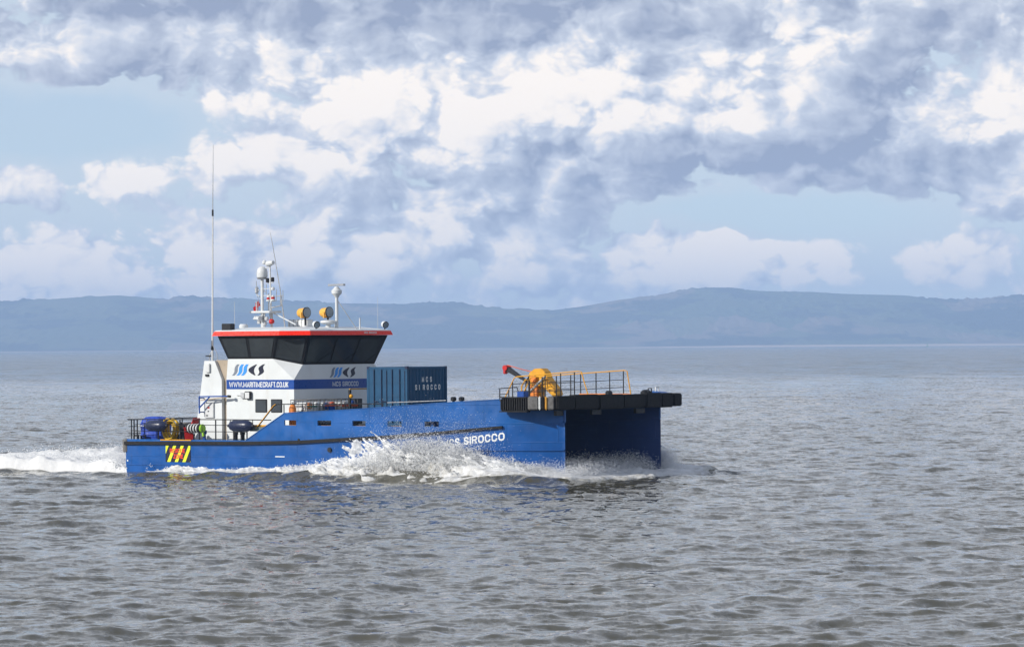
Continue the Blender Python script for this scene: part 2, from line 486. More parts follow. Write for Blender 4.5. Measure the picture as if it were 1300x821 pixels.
M_BLACKM = paint('black_metal', (0.010, 0.011, 0.014), 0.45, 0.3, 4.0)
M_GREYF = paint('worn_grey_rubber', (0.16, 0.155, 0.15), 0.8, 0.3, 6.0, 0.5, (0.05, 0.05, 0.05))
M_WHITE = paint('white_paint', (0.60, 0.63, 0.64), 0.38, 0.05, 0.8, 0.30, (0.46, 0.42, 0.35), bump=0.012, streak=True)
M_WHITE2 = paint('white_fitting', (0.56, 0.58, 0.59), 0.45, 0.07, 5.0, 0.2, (0.4, 0.36, 0.3))
M_LETTER = paint('white_lettering', (0.70, 0.72, 0.72), 0.5, 0.06, 9.0, 0.2, (0.5, 0.52, 0.55))
M_RED = paint('red_paint', (0.78, 0.022, 0.006), 0.35, 0.06, 2.0)
M_STRIPE = paint('stripe_blue', (0.006, 0.055, 0.27), 0.35, 0.06, 2.0)
M_NAVY = paint('navy_lettering', (0.010, 0.012, 0.03), 0.4, 0.1, 5.0)
M_LGREY = paint('logo_grey', (0.17, 0.20, 0.25), 0.4, 0.05, 5.0)
M_LBLUE = paint('logo_blue', (0.04, 0.26, 0.70), 0.4, 0.05, 5.0)
M_TAN = paint('tan_panel', (0.36, 0.30, 0.23), 0.6, 0.12, 2.0, 0.3)
M_GREY = paint('deck_grey', (0.13, 0.16, 0.15), 0.85, 0.2, 3.0, 0.4, (0.07, 0.06, 0.045))
M_YEL = paint('safety_yellow', (0.62, 0.30, 0.015), 0.45, 0.10, 5.0, 0.22, (0.30, 0.15, 0.03))
M_YELP = paint('searchlight_yellow', (0.66, 0.36, 0.06), 0.45, 0.12, 8.0, 0.2)
M_STEEL = paint('galvanised_steel', (0.45, 0.46, 0.47), 0.4, 0.15, 8.0, metal=0.7)
M_TEAL = paint('container_blue', (0.001, 0.052, 0.125), 0.5, 0.14, 1.6, 0.35, (0.02, 0.04, 0.08), streak=True)
M_NAVYF = paint('navy_vinyl', (0.016, 0.022, 0.055), 0.32, 0.15, 4.0, 0.15, (0.1, 0.1, 0.12))
M_TARP = paint('blue_tarpaulin', (0.022, 0.06, 0.36), 0.5, 0.2, 6.0, bump=0.05)
M_HOSE = paint('yellow_hose', (0.50, 0.32, 0.02), 0.6, 0.35, 9.0, 0.4, (0.10, 0.07, 0.02))
M_REDP = paint('red_plastic', (0.44, 0.014, 0.014), 0.4, 0.12, 4.0)
M_LIME = paint('lime_plastic', (0.26, 0.50, 0.03), 0.5, 0.1, 5.0)
M_HAZY = paint('hazard_yellow', (0.62, 0.70, 0.02), 0.5, 0.1, 6.0, 0.2)
M_HAZR = paint('hazard_red', (0.70, 0.05, 0.02), 0.5, 0.1, 6.0)
M_PLAST = paint('milky_plastic', (0.68, 0.70, 0.70), 0.5, 0.1, 3.0, 0.3, (0.4, 0.4, 0.38))
M_ORANGE = paint('orange_paint', (0.66, 0.20, 0.03), 0.5, 0.12, 4.0)
M_ORED = paint('orange_red_strap', (0.60, 0.10, 0.03), 0.6, 0.12, 4.0)
M_GREEN = paint('green_rope', (0.02, 0.18, 0.10), 0.8, 0.2, 9.0)

m, N, out = new_mat('dark_glass')
bs = N.add('ShaderNodeBsdfPrincipled')
tcn = N.add('ShaderNodeTexCoord').outputs['Object']
N.l.new(N.mix(N.noise(tcn, 1.1, 3.0, 0.6).outputs['Fac'], (0.022, 0.027, 0.032), (0.060, 0.070, 0.078)), bs.inputs['Base Color'])
bs.inputs['Roughness'].default_value = 0.04
bs.inputs['IOR'].default_value = 1.5
N.l.new(bs.outputs[0], out.inputs['Surface'])
M_GLASS = m
m, N, out = new_mat('lamp_glass')
bs = N.add('ShaderNodeBsdfPrincipled')
bs.inputs['Base Color'].default_value = (0.20, 0.24, 0.27, 1); bs.inputs['Roughness'].default_value = 0.08
N.l.new(bs.outputs[0], out.inputs['Surface'])
M_LENS = m

# ------------------------------------------------------------------ mesh builder
class MB:
    def __init__(self): self.v = []; self.f = []
    def poly(self, pts):
        i = len(self.v); self.v += [tuple(p) for p in pts]; self.f.append(tuple(range(i, i + len(pts)))); return self
    def box(self, x0, x1, y0, y1, z0, z1):
        i = len(self.v)
        self.v += [(x, y, z) for z in (z0, z1) for y in (y0, y1) for x in (x0, x1)]
        self.f += [tuple(i + k for k in q) for q in ((0, 2, 3, 1), (4, 5, 7, 6), (0, 1, 5, 4), (2, 6, 7, 3), (0, 4, 6, 2), (1, 3, 7, 5))]
        return self
    def bar(self, p0, p1, w, h=None):
        """square bar between two points"""
        h = h or w
        p0 = Vector(p0); p1 = Vector(p1); d = (p1 - p0).normalized()
        a = d.cross(Vector((0, 0, 1)))
        if a.length < 1e-3: a = d.cross(Vector((1, 0, 0)))
        a.normalize(); b = a.cross(d).normalized()
        return self._ring2(p0, p1, [a * w / 2 + b * h / 2, -a * w / 2 + b * h / 2, -a * w / 2 - b * h / 2, a * w / 2 - b * h / 2])
    def _ring2(self, p0, p1, offs, offs1=None):
        i = len(self.v); n = len(offs); offs1 = offs1 or offs
        self.v += [tuple(p0 + o) for o in offs] + [tuple(p1 + o) for o in offs1]
        self.f += [(i + k, i + (k + 1) % n, i + n + (k + 1) % n, i + n + k) for k in range(n)]
        self.f += [tuple(range(i + n - 1, i - 1, -1)), tuple(range(i + n, i + 2 * n))]
        return self
    def cyl(self, p0, p1, r, n=8, r1=None):
        p0 = Vector(p0); p1 = Vector(p1); d = (p1 - p0).normalized()
        a = d.cross(Vector((0, 0, 1)))
        if a.length < 1e-3: a = Vector((1, 0, 0))
        a.normalize(); b = d.cross(a).normalized()
        u = [a * math.cos(6.28319 * k / n) + b * math.sin(6.28319 * k / n) for k in range(n)]
        return self._ring2(p0, p1, [x * r for x in u], [x * (r if r1 is None else r1) for x in u])
    def tube(self, pts, r, n=6):
        pts = [Vector(p) for p in pts]; i = len(self.v); m = len(pts)
        prev = None
        for k, p in enumerate(pts):
            d = (pts[min(k + 1, m - 1)] - pts[max(k - 1, 0)]).normalized()
            if prev is None:
                a = d.cross(Vector((0, 0, 1)))
                if a.length < 1e-3: a = d.cross(Vector((1, 0, 0)))
            else:
                a = prev - d * prev.dot(d)
            a.normalize(); prev = a; b = d.cross(a)
            self.v += [tuple(p + (a * math.cos(6.28319 * q / n) + b * math.sin(6.28319 * q / n)) * r) for q in range(n)]
        for k in range(m - 1):
            for q in range(n):
                A = i + k * n
                self.f.append((A + q, A + (q + 1) % n, A + n + (q + 1) % n, A + n + q))
        self.f += [tuple(range(i + n - 1, i - 1, -1)), tuple(range(i + (m - 1) * n, i + m * n))]
        return self
    def lathe(self, base, axis, prof, n=16):
        """prof: list of (distance along axis, radius)"""
        base = Vector(base); d = Vector(axis).normalized()
        a = d.cross(Vector((0, 0, 1)))
        if a.length < 1e-3: a = Vector((1, 0, 0))
        a.normalize(); b = d.cross(a); i = len(self.v)
        for (t, r) in prof:
            self.v += [tuple(base + d * t + (a * math.cos(6.28319 * q / n) + b * math.sin(6.28319 * q / n)) * max(r, 1e-4)) for q in range(n)]
        for k in range(len(prof) - 1):
            A = i + k * n
            self.f += [(A + q, A + (q + 1) % n, A + n + (q + 1) % n, A + n + q) for q in range(n)]
        self.f += [tuple(range(i + n - 1, i - 1, -1)), tuple(range(i + (len(prof) - 1) * n, i + len(prof) * n))]
        return self
    def prism_y(self, prof, y0, y1):
        """outline in x,z pushed through y"""
        return self._ring2(Vector((0, 0, 0)), Vector((0, 0, 0)), [Vector((x, y0, z)) for x, z in prof], [Vector((x, y1, z)) for x, z in prof])
    def prism_z(self, prof, z0, z1):
        return self._ring2(Vector((0, 0, 0)), Vector((0, 0, 0)), [Vector((x, y, z0)) for x, y in prof], [Vector((x, y, z1)) for x, y in prof])
    def plate(self, us, vs, skip, fn, thick):
        """plate on a u,v lattice with cells left out; fn(u, v) -> point, thick: offset vector to its back"""
        th = Vector(thick); nu, nv = len(us), len(vs)
        i = len(self.v)
        P = [[Vector(fn(a, b)) for b in range(nv)] for a in range(nu)]
        for a in range(nu):
            for b in range(nv): self.v.append(tuple(P[a][b]))
        o = nu * nv
        for a in range(nu):
            for b in range(nv): self.v.append(tuple(P[a][b] + th))
        id_ = lambda a, b: i + a * nv + b
        full = lambda a, b: 0 <= a < nu - 1 and 0 <= b < nv - 1 and (a, b) not in skip
        for a in range(nu - 1):
            for b in range(nv - 1):
                if not full(a, b): continue
                q = (id_(a, b), id_(a + 1, b), id_(a + 1, b + 1), id_(a, b + 1))
                self.f.append(q); self.f.append(tuple(x + o for x in reversed(q)))
                for (na, nb, e) in ((a, b - 1, (q[0], q[1])), (a + 1, b, (q[1], q[2])), (a, b + 1, (q[2], q[3])), (a - 1, b, (q[3], q[0]))):
                    if not full(na, nb): self.f.append((e[1], e[0], e[0] + o, e[1] + o))
        return self
    def mesh(self, name, smooth=False, bevel=0.0, fix=True):
        me = bpy.data.meshes.new(name); me.from_pydata(self.v, [], self.f); me.update()
        if fix or bevel > 0:
            bm = bmesh.new(); bm.from_mesh(me)
            bmesh.ops.remove_doubles(bm, verts=bm.verts, dist=1e-5)
            if bevel > 0:
                es = [e for e in bm.edges if len(e.link_faces) == 2 and e.calc_face_angle(0) > 0.5]
                bmesh.ops.bevel(bm, geom=es, offset=bevel, segments=2, affect='EDGES', clamp_overlap=True)
            bmesh.ops.recalc_face_normals(bm, faces=bm.faces)
            bm.to_mesh(me); bm.free()
        if smooth:
            me.shade_smooth()
            me.set_sharp_from_angle(angle=R(40))
        return me
    def build(self, name, mat, parent=None, smooth=False, bevel=0.0):
        return link(name, self.mesh(name, smooth, bevel), mat, parent)

def thing(name, loc, label, cat, group=None, rz=0.0):
    """an Empty standing at a place on the vessel"""
    o = bpy.data.objects.new(name, None); COL.objects.link(o)
    o.empty_display_size = 0.3
    o.matrix_world = BOAT_M @ Matrix.Translation(loc) @ Matrix.Rotation(rz, 4, 'Z')
    return tag(o, label, cat, group)
def copy_tree(o, parent=None):
    c = o.copy(); COL.objects.link(c); c.parent = parent
    for ch in list(o.children): copy_tree(ch, c)
    return c

# block capitals drawn as strokes on a unit square
GLYPH = {
    'M': ([[(0, 0), (0, 1), (.5, .12), (1, 1), (1, 0)]], 1.3), 'C': ([[(1, .74), (.78, 1), (.22, 1), (0, .74), (0, .26), (.22, 0), (.78, 0), (1, .26)]], 0.85),
    'S': ([[(.98, .78), (.76, 1), (.24, 1), (.02, .80), (.06, .62), (.25, .54), (.75, .46), (.95, .38), (.98, .20), (.76, 0), (.24, 0), (.02, .22)]], 0.82),
    'I': ([[(0, 0), (0, 1)]], 0.0), 'R': ([[(0, 0), (0, 1), (.74, 1), (1, .86), (1, .62), (.74, .48), (0, .48)], [(.5, .48), (1, 0)]], 0.82),
    'O': ([[(.5, 1), (.22, 1), (0, .74), (0, .26), (.22, 0), (.78, 0), (1, .26), (1, .74), (.78, 1), (.5, 1)]], 0.92),
    'W': ([[(0, 1), (.24, 0), (.5, .9), (.76, 0), (1, 1)]], 1.7), 'A': ([[(0, 0), (.5, 1), (1, 0)], [(.2, .3), (.8, .3)]], 0.9),
    'T': ([[(0, 1), (1, 1)], [(.5, 1), (.5, 0)]], 0.75), 'E': ([[(1, 1), (0, 1), (0, 0), (1, 0)], [(0, .52), (.85, .52)]], 0.7),
    'F': ([[(1, 1), (0, 1), (0, 0)], [(0, .5), (.8, .5)]], 0.68), 'U': ([[(0, 1), (0, .26), (.22, 0), (.78, 0), (1, .26), (1, 1)]], 0.85),
    'K': ([[(0, 0), (0, 1)], [(1, 1), (0, .42)], [(.32, .60), (1, 0)]], 0.82), '.': ([[(0, 0), (0, .10)]], 0.0),
    'Z': ([[(0, 1), (1, 1), (0, 0), (1, 0)]], 0.8), 'N': ([[(0, 0), (0, 1), (1, 0), (1, 1)]], 0.85), ' ': ([], 0.25),
}
def text_on(name, body, w, h, mat, parent, fn, bold=0.17, gap=0.20, depth=0.006):
    """lettering laid on a surface, each letter a piece: fn(x, z) -> point, outward normal"""
    t = bold * h
    adv = [GLYPH[c][1] for c in body]
    tot = sum(adv) + (len(body)) * (gap + bold)
    k = w / (tot * h)              # squeeze to the given width
    x = 0.0
    for ch, a in zip(body, adv):
        strokes, _ = GLYPH[ch]
        b = MB()
        for si, st in enumerate(strokes):
            P = [Vector((x + bold * h * k * 0.5 + p[0] * a * h * k, t / 2 + p[1] * (h - t))) for p in st]
            closed = (P[0] - P[-1]).length < 1e-6
            L, Rr = [], []
            n = len(P)
            for i in range(n):
                d0 = (P[i] - P[i - 1]).normalized() if i > 0 else ((P[0] - P[-2]).normalized() if closed else (P[1] - P[0]).normalized())
                d1 = (P[i + 1] - P[i]).normalized() if i < n - 1 else ((P[1] - P[0]).normalized() if closed else d0)
                n0 = Vector((-d0.y, d0.x)); n1 = Vector((-d1.y, d1.x)); mm = (n0 + n1)
                mm = mm.normalized() if mm.length > 1e-3 else n0
                ln = min(1.0 / max(mm.dot(n0), 0.45), 1.9) * t / 2
                ext = Vector((0, 0))
                if not closed and i == 0: ext = -d1 * t * 0.45
                if not closed and i == n - 1: ext = d0 * t * 0.45
                L.append(P[i] + mm * ln + ext); Rr.append(P[i] - mm * ln + ext)
            up = depth + 0.0012 * si
            pt = lambda q, e: Vector(fn(q.x, q.y)[0]) + Vector(fn(q.x, q.y)[1]) * e
            for i in range(n - 1):
                b.poly([pt(L[i], up), pt(L[i + 1], up), pt(Rr[i + 1], up), pt(Rr[i], up)])
                b.poly([pt(L[i], up), pt(L[i + 1], up), pt(L[i + 1], 0.001), pt(L[i], 0.001)])
                b.poly([pt(Rr[i], up), pt(Rr[i + 1], up), pt(Rr[i + 1], 0.001), pt(Rr[i], 0.001)])
        if strokes:
            b.build(name, mat, parent)
        x += (a + gap + bold) * h * k

# ================================================================== the vessel
boat = thing('catamaran_workboat', (0, 0, 0), 'blue and white twin-hulled workboat with red-edged wheelhouse roof, throwing up spray', 'workboat')

def sy(x):      # outer side of the starboard hull
    u = max(0.0, (x - 19.3) / 5.1)
    return -5.2 + 1.5 * min(u, 1.0) ** 2.2
def sin_(x):    # inner side
    u = max(0.0, (x - 15.0) / 9.4)
    return -2.2 - 1.5 * min(u, 1.0) ** 2.0
def zr(x):      # rubbing strake
    return float(np.interp(x, [0, 7.4, 10.6, 16.1, 18.75, 22.3, 24.4], [1.41, 1.47, 1.55, 1.85, 2.05, 2.34, 2.5]))
def zt(x):      # top of the bulwark
    return float(np.interp(x, [0, 7.45, 9.75, 13.4, 19.07, 22.1, 24.4], [1.60, 1.60, 2.85, 3.02, 3.36, 3.52, 3.6]))

xs_h = [0, 1.5, 3, 5, 7.45, 9.75, 12, 14, 16, 17, 18, 18.8, 19.6, 20.4, 21.1, 21.7, 22.2, 22.7, 23.2, 23.6, 24.0, 24.25, 24.4]
for side in (1, -1):
    b = MB(); rows = []
    for x in xs_h:
        yo, yi = sy(x), sin_(x)
        kz = -1.3 if x > 6 else -0.8 - x * 0.083
        row = [(x, -3.7, kz), (x, yo + 0.10 * (abs(yo + 3.7) / 1.5), -0.35), (x, yo, 0.45), (x, yo, zr(x)),
               (x, yi, zr(x) + 0.06), (x, yi, 0.3), (x, yi - 0.08 * (abs(yi + 3.7) / 1.5), -0.35)]
        rows.append([(p[0], p[1] * side, p[2]) for p in row])
    n = len(rows[0])
    for r0, r1 in zip(rows[:-1], rows[1:]):
        for k in range(n):
            b.poly([r0[k], r0[(k + 1) % n], r1[(k + 1) % n], r1[k]])
    b.poly(rows[0]); b.poly(rows[-1][::-1])
    hull = b.build('hull', M_BLUE, boat, smooth=True)
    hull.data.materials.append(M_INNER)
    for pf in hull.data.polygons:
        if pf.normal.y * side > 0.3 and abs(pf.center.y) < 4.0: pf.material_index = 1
    # bulwark with freeing ports
    us = sorted(set([x for x in xs_h if x <= 24.4] + [8.0, 8.6, 9.2] + [9.74, 10.44, 11.69, 12.49, 13.72, 14.48, 15.74, 16.54, 17.83, 18.62, 10.0, 11.0, 13.0, 15.0, 17.4]))
    ports = [(9.74, 10.44), (11.69, 12.49), (13.72, 14.48), (15.74, 16.54), (17.83, 18.62)]
    us = [x for x in us if not any(a + 0.01 < x < c - 0.01 for a, c in ports) and not any(0 < abs(x - e) < 0.12 for p in ports for e in p)]
    skip = set()
    for a, x in enumerate(us[:-1]):
        if any(p[0] - 0.01 <= x and us[a + 1] <= p[1] + 0.01 for p in ports): skip.add((a, 1))
    def wall(a, bb):
        x = us[a]; lo, hi = zr(x) + 0.001, (zt(x) if x < 22.05 else 3.035)
        z1 = min(max(2.30, lo + 0.1), hi - 0.08) if x < 9.7 else 2.31
        z2 = min(z1 + 0.22, hi - 0.03) if x < 9.7 else 2.54
        if x < 9.7: z1 = lo + (hi - lo) * 0.5; z2 = lo + (hi - lo) * 0.75
        if x > 18.7: z1 = lo + (hi - lo) * 0.3; z2 = lo + (hi - lo) * 0.6
        z = (lo, z1, z2, hi)[bb]
        return (x, sy(x) * side, z)
    wb_ = MB().plate(us, [0, 1, 2, 3], skip, wall, (0, 0.07 * side, 0))
    bulwark = wb_.build('bulwark', M_BOOT, boat, smooth=True)
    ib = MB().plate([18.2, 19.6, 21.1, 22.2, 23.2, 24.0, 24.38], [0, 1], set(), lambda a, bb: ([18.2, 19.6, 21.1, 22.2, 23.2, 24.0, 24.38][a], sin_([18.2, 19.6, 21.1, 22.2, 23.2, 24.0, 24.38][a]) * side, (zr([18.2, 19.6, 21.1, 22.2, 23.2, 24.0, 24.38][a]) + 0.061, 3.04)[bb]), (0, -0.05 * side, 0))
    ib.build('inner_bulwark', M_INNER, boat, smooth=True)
    # capping rail on the bulwark
    cap = MB()
    cx_ = [7.45, 9.75, 11.5, 13.4, 16, 18, 19.07, 20.4, 21.1, 22.0]
    for a, c in zip(cx_[:-1], cx_[1:]):
        cap.bar((a, (sy(a) + 0.035) * side, zt(a) + 0.015), (c, (sy(c) + 0.035) * side, zt(c) + 0.015), 0.12, 0.03)
    cap.build('capping', M_BOOT, bulwark)
    # black rubbing strake
    rs = MB(); xr = [-0.02, 2, 4, 7.4, 9, 10.6, 13, 16.1, 17.5, 18.75, 19.6, 20.4, 21.2, 21.9]
    for a, c in zip(xr[:-1], xr[1:]):
        rs.bar((a, (sy(a) - 0.05) * side, zr(a)), (c, (sy(c) - 0.05) * side, zr(c)), 0.13, 0.15 if a < 17 else 0.11)
    rs.build('rubbing_strake', M_BLACK, boat)
    # knuckle along the bow
    kn = MB(); xk = [19.4, 20.4, 21.2, 22, 22.8, 23.5, 24.0, 24.38]
    for a, c in zip(xk[:-1], xk[1:]):
        kn.bar((a, (sy(a) - 0.02) * side, 1.30), (c, (sy(c) - 0.02) * side, 1.30), 0.09, 0.05)
    kn.build('spray_rail', M_BLUE, hull)
    kn = MB(); kn.bar((0.05, -5.21 * side * -1, 0.40), (14, -5.21 * side * -1, 0.52), 0.03, 0.04)
    kn.build('chine_rail', M_BLUE, hull)
    # stern corner fender
    MB().lathe((-0.06, -5.12 * side * -1, 0.98), (0, 0, 1), [(0, 0.10), (0.03, 0.17), (0.58, 0.17), (0.63, 0.12)], 12).build('corner_fender', M_GREYF, boat, smooth=True)
# side fittings on the starboard hull
MB().cyl((12.42, -5.19, 1.22), (12.42, -5.27, 1.22), 0.11, 14).build('exhaust_outlet', M_BLACKM, boat)
MB().box(9.2, 9.75, -5.216, -5.2, 0.86, 0.90).build('draught_mark', M_LETTER, boat)
MB().box(0.08, 0.15, -5.216, -5.2, 0.55, 0.62).build('draught_mark', M_LETTER, boat)
MB().cyl((10.6, -5.19, 1.66), (10.6, -5.25, 1.66), 0.05, 10).build('drain_outlet', M_BLACKM, boat)

# decks
MB().box(0.0, 7.6, -5.12, 5.12, 1.30, 1.50).build('aft_deck', M_GREY, boat)
MB().prism_z([(7.61, -5.12), (17.9, -5.12), (17.9, 5.12), (7.61, 5.12)], 2.02, 2.22).build('main_deck', M_GREY, boat)
MB().box(0.4, 18.0, -2.3, 2.3, 1.0, 1.28).build('wet_deck', M_BLUE, boat)
MB().box(17.9, 18.1, -4.9, 4.9, 1.0, 3.28).build('fore_bulkhead', M_BLUE, boat)
MB().prism_y([(18.0, 3.12), (24.17, 3.12), (24.17, 3.60), (22.0, 3.55), (18.0, 3.34)], -4.72, 4.72).build('fore_deck', M_GREY, boat)
MB().prism_z([(22.0, -5.02), (23.5, -5.02), (24.18, -4.45), (24.18, 4.45), (23.5, 5.02), (22.0, 5.02)], 3.04, 3.56).build('bow_platform', M_BLACKM, boat)
for y in (-5.07, 5.07):
    MB().cyl((7.7, y * 0.985, 2.27), (17.8, y * 0.985, 2.27), 0.05, 6).build('toe_rail', M_YEL, boat)

# bow fendering
def block(x0, x1, y0, y1, z0, z1, mat, name='fender_block'):
    return MB().box(x0, x1, y0, y1, z0, z1).build(name, mat, boat, bevel=0.05)
rf = MB().box(22.02, 23.45, -5.12, -4.95, 3.02, 3.58)
ribbed = rf.build('ribbed_fender', M_BLACKM, boat)
for k in range(12):
    x = 22.05 + k * 0.122
    MB().box(x, x + 0.055, -5.24, -5.12, 3.05, 3.53 + 0.008 * k).build('rib', M_BLACK, ribbed)
MB().box(22.0, 23.47, -5.26, -4.95, 3.585, 3.63).build('ledge', M_BLACK, ribbed)
MB().box(22.0, 23.47, -5.26, -4.95, 2.97, 3.018).build('ledge', M_BLACK, ribbed)
block(22.0, 23.45, 4.95, 5.24, 3.0, 3.62, M_BLACK)
corner = [(23.5, -5.20), (24.45, -4.55)]
bands = [(0.0, 0.40, M_GREYF), (0.40, 0.50, M_LETTER), (0.50, 0.64, M_BLACK), (0.64, 0.74, M_YELP), (0.74, 1.0, M_GREYF)]
cdir = Vector((corner[1][0] - corner[0][0], corner[1][1] - corner[0][1], 0)); cn = Vector((cdir.y, -cdir.x, 0)).normalized()
for a, c, mt in bands:
    g_ = 0.0 if mt is M_GREYF else 0.012
    p0 = Vector((corner[0][0], corner[0][1], 3.36)) + cdir * a - cn * 0.12; p1 = Vector((corner[0][0], corner[0][1], 3.36)) + cdir * (c - 0.006) - cn * 0.12
    MB().bar(p0, p1, 0.44 + g_, 0.58 + g_).build('fender_block', mt, boat, bevel=0.04)
ye = [-4.55, -3.2, -1.35, 0.55, 2.3, 3.55, 4.5, 5.16]
for k, (a, c) in enumerate(zip(ye[:-1], ye[1:])):
    block(24.2, 24.62 - 0.03 * (k % 2), a + 0.012, c - 0.012, 3.07 - 0.02 * (k % 3), 3.66 + 0.02 * ((k * 2) % 3), M_BLACK)
for y, r in ((-0.35, 0.16), (2.45, 0.15)):
    MB().lathe((24.40, y, 3.66), (0, 0, 1), [(0, r), (0.12, r), (0.18, r * 0.6)], 12).build('bollard', M_BLACKM, boat, smooth=True)
for y in (-3.9, -1.2, 2.2):
    MB().box(24.2, 24.34, y - 0.35, y + 0.35, 2.80, 3.02).build('fender_bracket', M_BLACKM, boat)
def lug(x, y, w, h, mat, z=3.62):
    MB().tube([(x, y - w / 2, z), (x, y - w * 0.42, z + h), (x, y + w * 0.42, z + h), (x, y + w / 2, z)], 0.03, 6).build('towing_lug', mat, boat)
lug(23.6, 4.02, 0.30, 0.26, M_BLACKM); lug(23.4, 4.9, 0.26, 0.30, M_STEEL)
MB().prism_y([(23.0, 3.6), (24.1, 3.6), (23.7, 3.72), (23.2, 3.76)], 4.55, 5.15).build('winch_cover', M_BLUE, boat)
MB().lathe((24.1, 3.0, 3.6), (0, 0, 1), [(0, 0.26), (0.14, 0.26), (0.24, 0.12)], 12).build('bollard', M_BLACK, boat, smooth=True)
MB().box(22.6, 22.95, -4.75, -4.4, 3.56, 3.86).build('valve_box', M_STRIPE, boat)

# railings on the fore deck: yellow top rail, black posts
def rail_run(name, y, pts_top, base, posts, mids, col_top, parent=boat, end_down=True, post_r=0.028):
    top = MB().tube([(x, y, z) for x, z in pts_top], 0.026, 6).build(name, col_top, parent)
    ztop = lambda x: float(np.interp(x, [p[0] for p in pts_top], [p[1] for p in pts_top]))
    for x in posts:
        MB().cyl((x, y, base(x)), (x, y, ztop(x) - 0.03), post_r, 6).build('post', M_BLACKM, top)
    for fr in mids:
        x0, x1 = posts[0], posts[-1]
        MB().cyl((x0, y, base(x0) + fr), (x1, y, base(x1) + fr), 0.018, 6).build('rail', M_BLACKM, top)
    return top
fd = lambda x: float(np.interp(x, [18, 22, 24.5], [3.34, 3.55, 3.62]))
rail_run('railing', -1.5, [(19.45, 3.42), (20.05, 4.42), (20.2, 4.47), (23.55, 4.71), (23.72, 4.69), (24.1, 3.62)], fd,
         [19.95, 20.85, 21.75, 22.6, 23.35], (0.36, 0.70), M_YEL)
rail_run('railing', 1.5, [(18.15, 3.38), (18.75, 4.38), (18.9, 4.43), (23.95, 4.72), (24.1, 4.69), (24.3, 3.62)], fd,
         [18.7, 19.4, 20.2, 21.0, 21.55, 22.4, 23.15, 23.9], (0.36, 0.70), M_YEL)
MB().box(21.5, 24.3, 1.46, 1.54, 3.62, 3.68).build('kick_board', M_ORANGE, boat)
rail_run('railing', -2.6, [(21.2, 3.5), (21.0, 4.02), (20.0, 3.95)], fd, [20.05, 20.55], (0.25,), M_BLACKM)

# deck crane, folded
crane = MB().prism_y([(18.45, 3.42), (18.40, 4.10), (18.30, 4.32), (18.42, 4.62), (18.70, 4.80), (19.08, 4.82), (19.28, 4.66), (19.42, 4.36), (19.90, 3.86), (19.98, 3.62), (19.80, 3.48), (19.45, 3.76), (19.16, 4.02), (19.02, 3.95), (19.0, 3.42)], 1.85, 2.35).build('deck_crane', M_YEL, boat, bevel=0.025)
MB().prism_y([(19.1, 4.28), (19.85, 3.70), (19.95, 3.80), (19.25, 4.40)], 1.74, 1.845).build('side_arm', M_YEL, crane, bevel=0.015)
MB().box(18.5, 18.95, 1.70, 1.845, 3.55, 4.05).build('valve_block', M_ORANGE, crane, bevel=0.02)
MB().prism_y([(18.45, 4.05), (18.62, 3.95), (17.02, 4.92), (16.92, 4.74)][::-1], 1.95, 2.2).build('boom', M_BLACKM, crane, bevel=0.02)
MB().lathe((16.98, 1.9, 4.84), (0, 1, 0), [(0, 0.13), (0.36, 0.13)], 12).build('boom_head', M_REDP, crane)
MB().box(16.82, 16.98, 1.98, 2.18, 4.56, 4.76).build('hook_block', M_REDP, crane, bevel=0.03)
MB().tube([(18.1, 1.72, 3.45), (18.08, 1.72, 4.0), (18.3, 1.72, 4.3), (18.6, 1.72, 4.25), (18.8, 1.72, 3.8)], 0.035, 6).build('hydraulic_hose', M_YEL, crane)
MB().tube([(18.3, 1.70, 3.5), (18.35, 1.70, 4.2), (18.55, 1.70, 4.5), (18.9, 1.70, 4.45)], 0.03, 6).build('hydraulic_hose', M_BLACKM, crane)
MB().lathe((18.75, 1.74, 4.35), (0, -1, 0), [(0, 0.16), (0.07, 0.16)], 12).build('pivot', M_ORANGE, crane)
MB().cyl((18.5, 1.69, 3.7), (19.45, 1.69, 4.45), 0.06, 8).build('ram', M_STEEL, crane)
MB().tube([(17.0, 2.08, 4.97), (17.8, 2.08, 4.78), (18.6, 2.08, 4.62)], 0.018, 5).build('hose', M_ORED, crane)
MB().lathe((18.75, 2.1, 3.34), (0, 0, 1), [(0, 0.42), (0.10, 0.42), (0.14, 0.30), (0.3, 0.28)], 16).build('pedestal', M_YEL, crane, smooth=True)
MB().lathe((18.28, 2.3, 3.36), (0, 0, 1), [(0, 0.26), (0.04, 0.30), (0.36, 0.30), (0.40, 0.2)], 14).build('hose_reel', M_STEEL, crane, smooth=True)

# mushroom vents on the bulwark line
for x in (18.95, 19.4):
    MB().lathe((x, -4.55, 3.30), (0, 0, 1), [(0, 0.06), (0.13, 0.06), (0.14, 0.13), (0.28, 0.13), (0.32, 0.08)], 12).build('mushroom_vent', M_BLACKM, boat, smooth=True)

